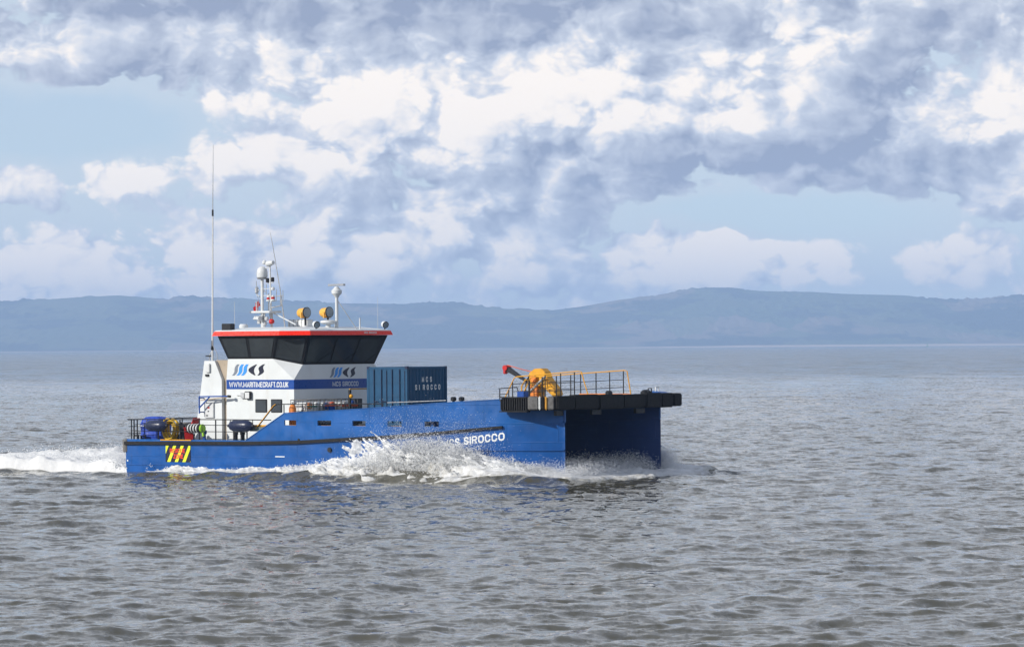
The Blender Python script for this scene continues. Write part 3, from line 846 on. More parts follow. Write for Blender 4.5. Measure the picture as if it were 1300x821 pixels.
# ------------------------------------------------------------------ wheelhouse
HW = 3.3; XF = 8.74; XA = 4.63
wh = MB()
ringA = [(XA, -HW, 1.5), (XF, -HW, 1.5), (XF, HW, 1.5), (XA, HW, 1.5)]
ringB = [(XA, -HW, 4.36), (XF, -HW, 4.36), (XF, HW, 4.36), (XA, HW, 4.36)]
sill = [(4.73, -HW, 5.33), (7.47, -HW, 5.33), (8.73, -2.65, 5.05), (8.73, 2.65, 5.05), (7.47, HW, 5.33), (4.73, HW, 5.33)]
for k in range(4):
    wh.poly([ringA[k], ringA[(k + 1) % 4], ringB[(k + 1) % 4], ringB[k]])
wh.poly([ringB[0], ringB[1], sill[1], sill[0]]); wh.poly([ringB[1], sill[2], sill[1]])
wh.poly([ringB[1], ringB[2], sill[3], sill[2]]); wh.poly([ringB[2], sill[4], sill[3]])
wh.poly([ringB[2], ringB[3], sill[5], sill[4]]); wh.poly([ringB[3], ringB[0], sill[0], sill[5]])
wheelhouse = wh.build('wheelhouse', M_WHITE, boat)
topr = [(4.45, -3.70, 6.40), (8.05, -3.70, 6.40), (9.33, -2.93, 6.40), (9.33, 2.93, 6.40), (8.05, 3.70, 6.40), (4.45, 3.70, 6.40)]
wb2 = MB()
for k in range(6):
    wb2.poly([sill[k], sill[(k + 1) % 6], topr[(k + 1) % 6], topr[k]])
wb2.poly(topr); wb2.poly(sill[::-1])
band = wb2.build('window_band', M_BLACKM, wheelhouse)
def pane(k, u0, u1, v0, v1, parent):
    a, b_, c, d = Vector(sill[k]), Vector(sill[(k + 1) % 6]), Vector(topr[(k + 1) % 6]), Vector(topr[k])
    n = (b_ - a).cross(d - a).normalized()
    f = lambda u, v: a * (1 - u) * (1 - v) + b_ * u * (1 - v) + c * u * v + d * (1 - u) * v
    q = [f(u0, v0), f(u1, v0), f(u1, v1), f(u0, v1)]
    m_ = MB()._ring2(Vector((0, 0, 0)), n * 0.012, q)
    p_ = m_.build('window_pane', M_GLASS, parent)
    return p_
for k, cuts in ((0, [(0.05, 0.47), (0.53, 0.96)]), (1, [(0.07, 0.93)]), (2, [(0.03, 0.345), (0.375, 0.64), (0.67, 0.97)]), (3, [(0.07, 0.93)]), (4, [(0.05, 0.47), (0.53, 0.95)]), (5, [(0.1, 0.45), (0.55, 0.9)])):
    for u0, u1 in cuts:
        pane(k, u0, u1, 0.09, 0.88, band)
# wipers
for y in (-1.7, 0.2, 1.9):
    MB().bar((8.80, y, 5.15), (9.02, y + 0.75, 5.62), 0.014).build('wiper', M_BLACK, band)
# stripe and lettering
st = MB().box(XA + 0.01, XF + 0.008, -HW - 0.008, -HW + 0.02, 3.92, 4.36)
st.build('side_stripe', M_STRIPE, wheelhouse)
MB().box(XF - 0.02, XF + 0.008, -HW + 0.021, HW, 3.92, 4.36).build('front_stripe', M_STRIPE, wheelhouse)
text_on('web_letter', 'WWW.MARITIMECRAFT.CO.UK', 3.62, 0.25, M_LETTER, wheelhouse, lambda x, z: ((4.82 + x, -HW - 0.008, 4.01 + z), (0, -1, 0)), bold=0.15, gap=0.32)
text_on('name_letter', 'MCS SIROCCO', 1.95, 0.22, M_LETTER, wheelhouse, lambda x, z: ((XF + 0.008, -0.50 + x, 4.02 + z), (1, 0, 0)), bold=0.14, gap=0.3)
def logo(fn, w, h):
    """three leaning wave strokes, a crescent and an S stroke"""
    def stroke(name, x0, tw, lean, mat, sweep=0.0):
        n = 8; L = []; Rr = []
        for i in range(n + 1):
            t = i / n; cx = x0 + lean * t + sweep * math.sin((t - 0.5) * 2 * math.pi) * 0.5
            ww = tw * (0.75 + 0.25 * math.sin(t * math.pi))
            L.append((cx, t)); Rr.append((cx + ww, t))
        add(name, L + Rr[::-1], mat, n)
    def add(name, out_, mat, n):
        b = MB(); m_ = len(out_)
        fr = []; bk = []
        for x, t in out_:
            p, nn = fn(x * w, t * h); fr.append(Vector(p) + Vector(nn) * 0.010); bk.append(Vector(p) + Vector(nn) * 0.002)
        for i in range(n):
            j = m_ - 1 - i
            b.poly([fr[i], fr[i + 1], fr[j - 1], fr[j]])
            b.poly([fr[i], fr[i + 1], bk[i + 1], bk[i]]); b.poly([fr[j], fr[j - 1], bk[j - 1], bk[j]])
        b.build(name, mat, wheelhouse)
    stroke('logo_stroke', 0.0, 0.095, 0.16, M_LGREY, -0.05)
    stroke('logo_stroke', 0.135, 0.105, 0.16, M_LBLUE, -0.05)
    stroke('logo_stroke', 0.275, 0.105, 0.16, M_LBLUE, -0.05)
    n = 10; o_ = []; i_ = []
    for i in range(n + 1):
        t = i / n; a = (t - 0.5) * math.pi
        o_.append((0.70 - 0.22 * math.cos(a) + 0.05 * t, t)); i_.append((0.72 - 0.07 * math.cos(a) + 0.05 * t, 0.03 + 0.94 * t))
    add('logo_crescent', o_ + i_[::-1], M_NAVY, n)
    n = 10; L = []; Rr = []
    for i in range(n + 1):
        t = i / n; c_ = 0.79 + 0.19 * t - 0.05 * math.sin((t - 0.5) * 2 * math.pi)
        ww = 0.03 + 0.10 * math.sin(t * math.pi)
        L.append((c_ - ww * 0.5, t)); Rr.append((c_ + ww * 0.5 + 0.02, t))
    add('logo_curve', L + Rr[::-1], M_NAVY, n)
logo(lambda x, z: ((4.98 + x, -HW, 4.56 + z), (0, -1, 0)), 2.0, 0.52)
logo(lambda x, z: ((XF - 0.006, -0.72 + x, 4.44 + z), (1, 0, 0)), 1.95, 0.46)
# side windows of the cabin
for x0, x1 in ((6.40, 7.12), (7.35, 8.03)):
    fr = MB().box(x0, x1, -HW - 0.03, -HW + 0.05, 2.84, 3.46).build('cabin_window', M_BLACKM, wheelhouse, bevel=0.02)
    MB().box(x0 + 0.06, x1 - 0.06, -HW - 0.038, -HW - 0.031, 2.90, 3.40).build('pane', M_GLASS, fr)
fl = MB().box(5.86, 6.20, -HW - 0.16, -HW - 0.02, 3.46, 3.82).build('deck_floodlight', M_BLACKM, wheelhouse, bevel=0.02)
MB().box(5.90, 6.16, -HW - 0.17, -HW - 0.161, 3.50, 3.78).build('lens', M_WHITE2, fl)
MB().box(5.58, 5.78, -HW - 0.10, -HW - 0.001, 3.50, 3.76).build('junction_box', M_STEEL, wheelhouse)
MB().cyl((5.30, -HW - 0.02, 3.63), (5.58, -HW - 0.02, 3.63), 0.02, 6).build('cable', M_STEEL, wheelhouse)
MB().box(XF, XF + 0.03, 0.85, 1.68, 2.22, 3.42).build('front_door', M_BLACKM, wheelhouse, bevel=0.02)
# gate hoop forward of the door
gt = MB().cyl((10.7, -1.66, 3.91), (10.7, -0.16, 3.91), 0.03, 6).build('gate_hoop', M_YEL, boat)
for y in (-1.64, -0.26):
    MB().box(10.65, 10.75, y - 0.05, y + 0.05, 2.22, 3.87).build('post', M_BLACKM, gt)
    MB().lathe((10.78, y, 3.50), (0, 0, 1), [(0, 0.05), (0.05, 0.09), (0.12, 0.09), (0.17, 0.05)], 10).build('beacon', M_YEL, gt, smooth=True)

# roof
roof_b = [(4.30, -3.85), (8.32, -3.85), (9.51, -3.03), (9.51, 3.03), (8.32, 3.85), (4.30, 3.85)]
def ringz(r, z, inset):
    cx = 6.9
    return [Vector((cx + (x - cx) * (1 - inset / 2.6), y * (1 - inset / 3.8), z)) for x, y in r]
rb = MB(); r0 = ringz(roof_b, 6.41, -0.04); r1 = ringz(roof_b, 6.61, 0.04); r2 = ringz(roof_b, 6.66, 0.10); r3 = ringz(roof_b, 6.80, 1.2)
for k in range(6): rb.poly([r0[k], r0[(k + 1) % 6], r1[(k + 1) % 6], r1[k]])
rb.poly(r0[::-1]); rb.poly(r1)
roof = rb.build('roof', M_RED, wheelhouse)
rt = MB()
for k in range(6):
    j = (k + 1) % 6
    rt.poly([r1[k] + Vector((0, 0, 0.003)), r1[j] + Vector((0, 0, 0.003)), r2[j], r2[k]]); rt.poly([r2[k], r2[j], r3[j], r3[k]])
rt.poly(r3); rt.poly([p + Vector((0, 0, 0.003)) for p in r1[::-1]])
rt.build('roof_top', M_WHITE, wheelhouse)
text_on('roof_letter', 'MCS SIROCCO', 0.95, 0.085, M_LETTER, wheelhouse, lambda x, z: ((9.535 - 0.0, 0.9 + x, 6.47 + z), (1, 0, 0)), bold=0.2)

# aft casing, tan panel, davit, boxes
MB().prism_y([(2.62, 1.5), (4.34, 1.5), (4.34, 4.36), (3.91, 5.24), (3.27, 5.25)], -HW, -2.3).build('exhaust_casing', M_WHITE, boat)
MB().prism_y([(2.62, 1.5), (4.34, 1.5), (4.34, 4.36), (3.91, 5.24), (3.27, 5.25)], 2.3, HW).build('exhaust_casing', M_WHITE, boat)
MB().box(3.85, 4.62, -3.12, -2.2, 1.5, 5.28).build('engine_vent_panel', M_TAN, boat)
dv = MB().bar((3.22, -3.62, 3.57), (5.05, -3.62, 3.60), 0.06).build('davit_arm', M_STRIPE, boat)
MB().bar((3.22, -3.62, 2.78), (3.22, -3.62, 3.58), 0.05).build('davit_post', M_STRIPE, dv)
MB().bar((3.22, -3.62, 3.05), (3.85, -3.62, 3.55), 0.05).build('davit_brace', M_STRIPE, dv)
MB().bar((3.22, -3.62, 2.85), (3.22, -3.28, 2.85), 0.05).build('davit_bracket', M_STRIPE, dv)
MB().bar((3.22, -3.62, 3.5), (3.22, -3.28, 3.5), 0.05).build('davit_bracket', M_STRIPE, dv)
MB().bar((3.3, -3.60, 3.40), (4.9, -3.60, 3.56), 0.05).build('fall', M_TAN, dv)
MB().bar((5.0, -3.62, 3.60), (5.14, -3.62, 3.58), 0.11).build('davit_head', M_BLACKM, dv)
pb = MB().box(3.30, 3.88, -HW - 0.08, -HW - 0.001, 2.58, 3.30).build('control_box', M_WHITE2, boat, bevel=0.015)
MB().box(3.52, 3.64, -HW - 0.092, -HW - 0.081, 3.02, 3.10).build('button', M_REDP, pb)
MB().box(3.53, 3.62, -HW - 0.092, -HW - 0.081, 2.86, 2.91).build('button', M_BLACKM, pb)
MB().box(3.42, 3.55, -HW - 0.092, -HW - 0.081, 2.66, 2.71).build('button', M_BLACKM, pb)
MB().box(3.40, 3.66, -HW - 0.10, -HW - 0.001, 4.70, 5.12).build('speaker_box', M_WHITE2, boat, bevel=0.02)
MB().box(3.36, 3.56, -HW - 0.06, -HW - 0.001, 4.52, 4.62).build('bracket', M_BLACKM, boat)

# ------------------------------------------------------------------ masts and roof gear
def whip(pts, r0, r1, mat, name='whip_aerial', parent=boat):
    b = MB()
    for (p, q), (a, c) in zip(zip(pts[:-1], pts[1:]), zip(np.linspace(r0, r1, len(pts))[:-1], np.linspace(r0, r1, len(pts))[1:])):
        b.cyl(p, q, a, 6, c)
    return b.build(name, mat, parent)
ta = whip([(3.42, -2.9, 5.25), (3.46, -2.9, 9.0), (3.50, -2.9, 12.2)], 0.050, 0.032, M_WHITE2)
MB().cyl((3.50, -2.9, 12.2), (3.56, -2.9, 15.4), 0.022, 6, 0.010).build('aerial_tip', M_STEEL, ta)
MB().lathe((3.50, -2.9, 12.05), (0, 0, 1), [(0, 0.045), (0.3, 0.045)], 8).build('ferrule', M_BLACKM, ta)
MB().lathe((3.42, -2.9, 5.75), (0, 0, 1), [(0, 0.07), (0.15, 0.07), (0.2, 0.05), (0.45, 0.05)], 8).build('insulator', M_BLACKM, ta)
MB().tube([(3.25, -2.9, 5.24), (3.22, -2.9, 5.5), (3.42, -2.9, 5.72)], 0.02, 5).build('aerial_stay', M_STEEL, ta)
MB().box(3.08, 3.36, -3.0, -2.85, 5.44, 5.50).build('aerial_bracket', M_BLACKM, ta)
MB().tube([(3.75, -2.9, 5.24), (3.70, -2.9, 5.6), (3.44, -2.9, 6.0)], 0.015, 5).build('aerial_stay', M_STEEL, ta)

RZ = 6.78
my = -0.7; mx = 4.95
mast = MB().cyl((mx - 0.30, my, RZ - 0.1), (mx - 0.30, my, 9.2), 0.075, 10).build('mast', M_WHITE2, boat)
MB().cyl((mx + 0.02, my + 0.3, RZ - 0.1), (mx + 0.02, my + 0.3, 7.5), 0.06, 8).build('mast_leg', M_WHITE2, mast)
MB().cyl((mx + 0.02, my - 0.3, RZ - 0.1), (mx - 0.02, my - 0.3, 7.5), 0.06, 8).build('mast_leg', M_WHITE2, mast)
MB().cyl((mx + 0.3, my, RZ - 0.1), (mx + 0.18, my, 7.5), 0.05, 8).build('mast_leg', M_WHITE2, mast)
MB().box(mx - 0.72, mx + 0.52, my - 0.45, my + 0.45, 7.48, 7.58).build('mast_platform', M_WHITE2, mast, bevel=0.02)
MB().box(mx - 0.40, mx + 0.12, my - 0.5, my - 0.30, 7.16, 7.34).build('horn_bracket', M_STEEL, mast)
MB().lathe((mx - 0.42, my - 0.5, 7.22), (1, -0.2, 0), [(0, 0.04), (0.3, 0.06), (0.5, 0.13)], 10).build('horn', M_WHITE2, mast)
MB().lathe((mx - 0.30, my, 9.12), (0, 0, 1), [(0, 0.14), (0.05, 0.25), (0.12, 0.265), (0.32, 0.26), (0.45, 0.22), (0.54, 0.13), (0.57, 0.03)], 20).build('satellite_dome', M_WHITE2, mast, smooth=True)
MB().lathe((mx - 0.30, my, 9.08), (0, 0, 1), [(0, 0.2), (0.06, 0.27)], 20).build('dome_base', M_STEEL, mast)
p2_ = MB().cyl((mx + 0.24, my, 7.56), (mx + 0.18, my, 9.75), 0.040, 8).build('light_mast', M_WHITE2, mast)
MB().lathe((mx + 0.02, my - 0.05, 9.80), (1, -0.1, 0.12), [(0, 0.06), (0.05, 0.13), (0.30, 0.13), (0.36, 0.10), (0.46, 0.10)], 10).build('thermal_camera', M_WHITE2, p2_, smooth=True)
MB().lathe((mx - 0.16, my, 9.78), (0, 0, 1), [(0, 0.05), (0.03, 0.10), (0.14, 0.10), (0.2, 0.05)], 10).build('navigation_light', M_WHITE2, p2_)
MB().cyl((mx - 0.14, my, 9.6), (mx + 0.18, my, 9.66), 0.02, 6).build('spreader', M_WHITE2, p2_)
for dx_, z in ((0.05, 8.92), (0.36, 8.95)):
    MB().lathe((mx + dx_, my - 0.02, z), (0, 0, 1), [(0, 0.05), (0.02, 0.085), (0.18, 0.085), (0.22, 0.05)], 10).build('navigation_light', M_BLACKM, p2_)
MB().cyl((mx + 0.05, my, 8.9), (mx + 0.4, my, 8.92), 0.02, 6).build('spreader', M_WHITE2, p2_)
for dx_, z, mt in ((0.10, 8.12, M_WHITE2), (0.38, 8.14, M_WHITE2)):
    lt = MB().lathe((mx + dx_, my - 0.02, z - 0.08), (0, 0, 1), [(0, 0.11), (0.06, 0.11), (0.07, 0.08), (0.22, 0.08), (0.26, 0.05)], 10).build('navigation_light', mt, p2_)
    MB().lathe((mx + dx_, my - 0.02, z + 0.0), (0, 0, 1), [(0, 0.085), (0.10, 0.085)], 10).build('lens', M_REDP, lt)
MB().cyl((mx + 0.05, my, 8.03), (mx + 0.5, my, 8.05), 0.025, 6).build('spreader', M_WHITE2, p2_)
for z in (8.30, 8.62):
    MB().cyl((mx - 0.3, my, z), (mx + 0.24, my, z + 0.02), 0.018, 6).build('spreader', M_WHITE2, p2_)
MB().lathe((mx + 0.36, my, 8.55), (0, 0, 1), [(0, 0.05), (0.02, 0.09), (0.12, 0.09), (0.16, 0.04)], 10).build('navigation_light', M_WHITE2, p2_)
for dx_, z0, z1 in ((-0.66, 8.32, 9.0), (-0.58, 8.2, 8.75), (-0.04, 8.35, 8.85), (0.58, 8.05, 8.6), (0.82, 7.95, 8.62), (0.98, 8.0, 8.55)):
    MB().cyl((mx + dx_, my, z0), (mx + dx_, my, z1), 0.017, 5).build('aerial', M_STEEL, mast)
MB().tube([(mx + 0.2, my, 7.72), (mx + 0.84, my, 7.82), (mx + 0.88, my, 8.3)], 0.035, 6).build('aerial_arm', M_STEEL, mast)
MB().cyl((mx + 0.5, my, 8.26), (mx + 1.0, my, 8.30), 0.02, 6).build('aerial_arm', M_STEEL, mast)
MB().tube([(mx - 0.3, my, 8.1), (mx - 0.5, my, 8.3), (mx - 0.66, my, 8.35)], 0.02, 6).build('aerial_arm', M_WHITE2, mast)
MB().lathe((mx - 0.64, my, 8.42), (0, 0, 1), [(0, 0.04), (0.04, 0.09), (0.26, 0.09), (0.3, 0.04)], 10).build('loudhailer', M_STEEL, mast)
MB().lathe((mx + 0.42, my - 0.3, 7.08), (1, 0, 0), [(0, 0.05), (0.03, 0.12), (0.14, 0.12), (0.2, 0.09)], 12).build('red_light', M_REDP, mast)
MB().cyl((mx + 0.02, my - 0.3, 7.08), (mx + 0.42, my - 0.3, 7.08), 0.02, 6).build('light_arm', M_WHITE2, mast)
MB().cyl((mx + 0.3, my, 7.52), (mx + 1.75, my, 6.92), 0.03, 6).build('mast_stay', M_WHITE2, mast)
for dx_, dy_, z0, z1, r_ in ((-0.12, 0.25, 7.58, 8.4, 0.03), (-0.48, -0.2, 7.58, 8.05, 0.035), (0.4, -0.25, 7.58, 7.95, 0.03), (0.1, -0.3, 6.75, 7.48, 0.035), (-0.16, -0.12, 6.75, 7.48, 0.045)):
    MB().cyl((mx + dx_, my + dy_, z0), (mx + dx_, my + dy_, z1), r_, 6).build('conduit', M_STEEL, mast)
for dx_, z in ((-0.2, 7.05), (-0.05, 7.3), (0.14, 6.98), (0.26, 7.22)):
    MB().box(mx + dx_ - 0.09, mx + dx_ + 0.09, my - 0.42, my - 0.30, z - 0.08, z + 0.08).build('junction_box', M_STEEL, mast, bevel=0.015)
MB().cyl((mx - 0.3, my, 8.55), (mx - 0.62, my, 8.58), 0.02, 6).build('aerial_arm', M_WHITE2, mast)
MB().cyl((mx - 0.3, my - 0.02, 8.8), (mx - 0.1, my - 0.02, 8.45), 0.02, 6).build('brace', M_STEEL, mast)
MB().cyl((mx + 0.2, my, 9.2), (mx + 0.36, my, 8.97), 0.018, 6).build('brace', M_STEEL, mast)
# ensign, hanging in folds
fg = MB(); nn = 6
for i in range(nn):
    for j in range(3):
        P_ = lambda a, b_: (mx - 0.56 - 0.045 * a + 0.03 * b_, my + 0.07 * math.sin(a * 1.7 + b_ * 0.5), 8.12 - 0.06 * a - 0.10 * b_ + 0.02 * b_ * (a % 2))
        fg.poly([P_(i, j), P_(i + 1, j), P_(i + 1, j + 1), P_(i, j + 1)])
fg.build('ensign', M_REDP, mast, smooth=True)
MB().cyl((mx - 0.56, my, 7.56), (mx - 0.52, my, 8.2), 0.012, 5).build('ensign_staff', M_STEEL, mast)
# leaning whip, small aerials
whip([(6.05, -0.7, RZ - 0.05), (5.75, -0.7, 8.6), (5.30, -0.7, 10.75), (5.16, -0.7, 11.3)], 0.035, 0.008, M_STEEL)
whip([(4.9, -3.0, RZ - 0.12), (4.9, -3.0, 8.0)], 0.012, 0.007, M_WHITE2)
whip([(9.0, 2.6, RZ - 0.12), (9.0, 2.6, 8.2)], 0.010, 0.006, M_WHITE2)
MB().lathe((4.85, -2.3, RZ - 0.08), (0, 0, 1), [(0, 0.06), (0.04, 0.20), (0.18, 0.22), (0.26, 0.16)], 12).build('vent_cap', M_WHITE2, boat, smooth=True)
MB().box(4.62, 5.2, -3.62, -3.32, 6.62, 6.98).build('battery_box', M_BLACKM, boat, bevel=0.02)
# searchlights
def searchlight(x, y):
    s = MB().lathe((x - 0.40, y + 0.02, 7.47), (1, -0.12, 0.04), [(0, 0.12), (0.03, 0.18), (0.10, 0.215), (0.46, 0.23), (0.50, 0.245)], 18).build('searchlight', M_YELP, boat, smooth=True)
    ax = Vector((1, -0.12, 0.04)).normalized(); p = Vector((x - 0.40, y + 0.02, 7.47)) + ax * 0.50
    MB().lathe(p, ax, [(0, 0.255), (0.06, 0.255), (0.06, 0.24)], 18).build('bezel', M_BLACKM, s)
    MB().lathe(p + ax * 0.061, ax, [(0, 0.23), (0.03, 0.16), (0.03, 0.02)], 18).build('lens', M_LENS, s, smooth=True)
    MB().cyl((x, y, RZ - 0.06), (x, y, 7.24), 0.045, 8).build('stem', M_BLACKM, s)
    MB().lathe((x, y, RZ - 0.06), (0, 0, 1), [(0, 0.15), (0.10, 0.14), (0.16, 0.07)], 12).build('foot', M_WHITE2, s)
    MB().bar((x - 0.08, y + 0.27, 7.26), (x - 0.08, y + 0.27, 7.5), 0.05).build('yoke', M_YELP, s)
    MB().bar((x - 0.02, y - 0.28, 7.26), (x - 0.02, y - 0.28, 7.5), 0.05).build('yoke', M_YELP, s)
    MB().bar((x - 0.08, y + 0.29, 7.25), (x - 0.02, y - 0.30, 7.25), 0.06).build('yoke', M_YELP, s)
searchlight(6.70, 0.0); searchlight(8.08, 0.0)
# life-raft cradle style rack behind the lamps
lr = MB().box(5.3, 6.5, 0.35, 0.85, RZ + 0.02, RZ + 0.38).build('locker', M_PLAST, boat, bevel=0.04)
for k in range(5):
    MB().box(5.4 + k * 0.25, 5.44 + k * 0.25, 0.335, 0.865, RZ + 0.0, RZ + 0.39).build('strap', M_STEEL, lr)
# floodlights on the roof edge
for x, y in ((9.05, -2.05), (9.30, 2.75)):
    ax = Vector((1, -0.35, -0.25)).normalized()
    f_ = MB().lathe((x - 0.1, y, 6.94), ax, [(0, 0.08), (0.04, 0.14), (0.18, 0.16), (0.22, 0.16)], 14).build('floodlight', M_WHITE2, boat, smooth=True)
    MB().lathe(Vector((x - 0.1, y, 6.94)) + ax * 0.221, ax, [(0, 0.165), (0.03, 0.165), (0.031, 0.14)], 14).build('bezel', M_BLACKM, f_)
    MB().lathe(Vector((x - 0.1, y, 6.94)) + ax * 0.253, ax, [(0, 0.135), (0.01, 0.02)], 14).build('lens', M_LENS, f_)
    MB().cyl((x, y, 6.62), (x, y, 6.90), 0.03, 6).build('stem', M_BLACKM, f_)
# radar on its tripod
rd = MB().cyl((8.62, 0, RZ - 0.05), (8.62, 0, 8.3), 0.075, 10).build('radar_mast', M_WHITE2, boat)
MB().lathe((8.62, 0, 8.16), (0, 0, 1), [(0, 0.08), (0.10, 0.14), (0.20, 0.24), (0.34, 0.25), (0.40, 0.18), (0.52, 0.08)], 12).build('gearbox', M_WHITE2, rd, smooth=True)
ax = Vector((0.78, -0.2, 0)).normalized()
MB().bar(Vector((8.62, 0, 8.76)) - ax * 0.62, Vector((8.62, 0, 8.76)) + ax * 0.62, 0.14, 0.10).build('scanner', M_STEEL, rd, bevel=0.02)
MB().cyl((8.62, 0, 8.1), (9.35, 0.6, RZ - 0.12), 0.022, 6).build('stay', M_STEEL, rd)
MB().cyl((8.62, 0, 8.1), (8.1, 0.5, RZ), 0.022, 6).build('stay', M_WHITE2, rd)
MB().lathe((8.4, -0.35, RZ - 0.02), (0, 0, 1), [(0, 0.10), (0.16, 0.10), (0.18, 0.30), (0.24, 0.38), (0.32, 0.37), (0.36, 0.2)], 18).build('radome', M_WHITE2, boat, smooth=True)
MB().cyl((9.2, 1.0, RZ - 0.12), (9.2, 1.0, 7.22), 0.035, 8).build('vent_pipe', M_WHITE2, boat)

# ------------------------------------------------------------------ deck railings
adk = lambda x: 1.60
rail_run('railing', -5.08, [(0.0, 2.52), (4.6, 2.54), (8.85, 2.54)], adk, [0.42, 0.62, 1.95, 3.3, 4.5, 5.5, 6.6, 7.4], (0.38, 0.68), M_BLACKM, post_r=0.034)
rail_run('railing', 5.08, [(0.1, 2.52), (4.6, 2.54), (8.85, 2.54)], adk, [0.3, 1.5, 2.7, 3.9, 5.1, 6.3, 7.3], (0.38, 0.68), M_BLACKM, post_r=0.034)
mdk = lambda x: zt(x) - 0.02
rail_run('railing', -5.05, [(7.95, 2.15), (9.0, 3.18), (9.2, 3.26), (10.2, 3.27), (14.7, 3.30), (15.4, 3.30)], mdk, [9.6, 10.7, 11.9, 13.2, 14.5, 15.35], (), M_BLACKM)
MB().tube([(7.95, -5.11, 2.14), (9.0, -5.11, 3.18), (9.15, -5.11, 3.27)], 0.018, 6).build('grab_rail', M_YEL, boat)
MB().cyl((15.5, -4.9, 3.35), (18.8, -4.9, 3.46), 0.02, 6).build('grab_wire', M_STEEL, boat)
tr = MB().cyl((-0.02, -5.0, 2.50), (-0.02, 5.0, 2.50), 0.03, 6).build('stern_rail', M_BLACKM, boat)
for k in range(9):
    MB().cyl((-0.0, -4.8 + k * 1.2, 1.5), (-0.0, -4.8 + k * 1.2, 2.48), 0.03, 6).build('post', M_BLACKM, tr)
for z in (1.85, 2.18):
    MB().cyl((0.0, -5.0, z), (0.0, 5.0, z), 0.018, 6).build('rail', M_BLACKM, tr)
# stern bitts, deck machinery
for x in (0.25, 0.7):
    MB().tube([(x, -4.9, 1.5), (x, -4.9, 1.74), (x + 0.28, -4.9, 1.76), (x + 0.28, -4.9, 1.5)], 0.045, 6).build('mooring_bitt', M_BLACKM, boat)
for x in (6.30, 6.72):
    MB().lathe((x, -4.6, 1.5), (0, 0, 1), [(0, 0.10), (0.34, 0.10), (0.36, 0.13), (0.46, 0.12)], 10).build('deck_vent', M_BLACKM, boat, smooth=True)
cw = MB().box(0.9, 1.9, -3.0, -2.0, 1.5, 1.78).build('capstan_base', M_BLACKM, boat, bevel=0.02)
MB().lathe((1.4, -2.5, 1.78), (0, 0, 1), [(0, 0.26), (0.1, 0.2), (0.4, 0.18), (0.5, 0.26), (0.56, 0.24)], 14).build('drum', M_GREYF, cw, smooth=True)
MB().box(2.2, 4.1, -5.235, -5.2, 1.552, 1.60).build('step_edge', M_YEL, boat)
MB().box(4.4, 7.3, -5.0, -4.85, 1.502, 1.54).build('mooring_rope', M_GREEN, boat)
for x, h, mt in ((0.52, 0.75, M_BLACKM), (0.95, 0.70, M_STRIPE), (2.9, 0.9, M_BLACKM), (3.05, 0.8, M_BLACKM), (3.35, 0.62, M_STRIPE), (4.35, 0.55, M_STRIPE)):
    MB().lathe((x, -4.55, 1.5), (0, 0, 1), [(0, 0.09), (h * 0.6, 0.06), (h * 0.7, 0.11), (h * 0.92, 0.11), (h, 0.05)], 8).build('air_pipe', mt, boat)

# ------------------------------------------------------------------ painted marks on the hull
tx = lambda x, z: ((18.78 + x, sy(18.78 + x), 1.38 + z + 0.112 * x), (-0.12, -0.99, 0))
text_on('bow_letter', 'MCS SIROCCO', 3.25, 0.34, M_LETTER, boat, tx, bold=0.19, gap=0.28)
sg = MB().box(2.52, 4.06, -5.222, -5.2005, 0.56, 1.32).build('rescue_zone_board', M_NAVY, boat)
for k in range(-1, 4):
    # leaning yellow bars, clipped to the board
    x0 = 2.62 + k * 0.47
    pl_ = []
    for (x, z) in ((x0, 0.56), (x0 + 0.19, 0.56), (x0 + 0.19 + 0.38, 1.32), (x0 + 0.38, 1.32)):
        pl_.append((x, z))
    lo, hi = 2.525, 4.055
    def clip(poly, f, inter):
        o = []
        for a, c in zip(poly, poly[1:] + poly[:1]):
            if f(a): o.append(a)
            if f(a) != f(c): o.append(inter(a, c))
        return o
    pl_ = clip(pl_, lambda p: p[0] >= lo, lambda a, c: (lo, a[1] + (c[1] - a[1]) * (lo - a[0]) / (c[0] - a[0])))
    if pl_: pl_ = clip(pl_, lambda p: p[0] <= hi, lambda a, c: (hi, a[1] + (c[1] - a[1]) * (hi - a[0]) / (c[0] - a[0])))
    if len(pl_) >= 3:
        MB().prism_y(pl_, -5.226, -5.2225).build('hazard_bar', M_HAZY, sg)
text_on('board_letter', 'RESCUE', 0.95, 0.20, M_HAZR, sg, lambda x, z: ((2.80 + x, -5.226, 0.98 + z), (0, -1, 0)), bold=0.2, gap=0.25)
text_on('board_letter', 'ZONE', 0.62, 0.20, M_HAZR, sg, lambda x, z: ((3.02 + x, -5.226, 0.72 + z), (0, -1, 0)), bold=0.2, gap=0.25)

# ================================================================== things carried on deck
# freight container
ct = thing('freight_container', (11.6, -1.5, 2.222), 'dark blue ten-foot freight container with white lettering, standing before the wheelhouse', 'container')
CL, CW, CH = 2.36, 3.0, 2.72
def corr(axis, a0, a1, fixed, z0, z1, n, depth):
    """corrugated panel between a0 and a1"""
    b = MB(); pts = []
    w = (a1 - a0) / n
    for k in range(n):
        s = a0 + k * w
        pts += [(s, 0), (s + w * 0.30, 0), (s + w * 0.45, depth), (s + w * 0.85, depth)]
    pts.append((a1, 0))
    for p, q in zip(pts[:-1], pts[1:]):
        P_ = (lambda s, d, z: (s, fixed - d, z)) if axis == 'x' else (lambda s, d, z: (fixed + d, s, z))
        b.poly([P_(p[0], p[1], z0), P_(q[0], q[1], z0), P_(q[0], q[1], z1), P_(p[0], p[1], z1)])
    return b
box_in = MB().box(0.06, CL - 0.06, 0.06, CW - 0.06, 0.10, CH - 0.04).build('shell', M_TEAL, ct)
corr('y', 0.14, CW - 0.14, CL - 0.055, 0.15, CH - 0.12, 11, 0.036).build('corrugated_wall', M_TEAL, ct)
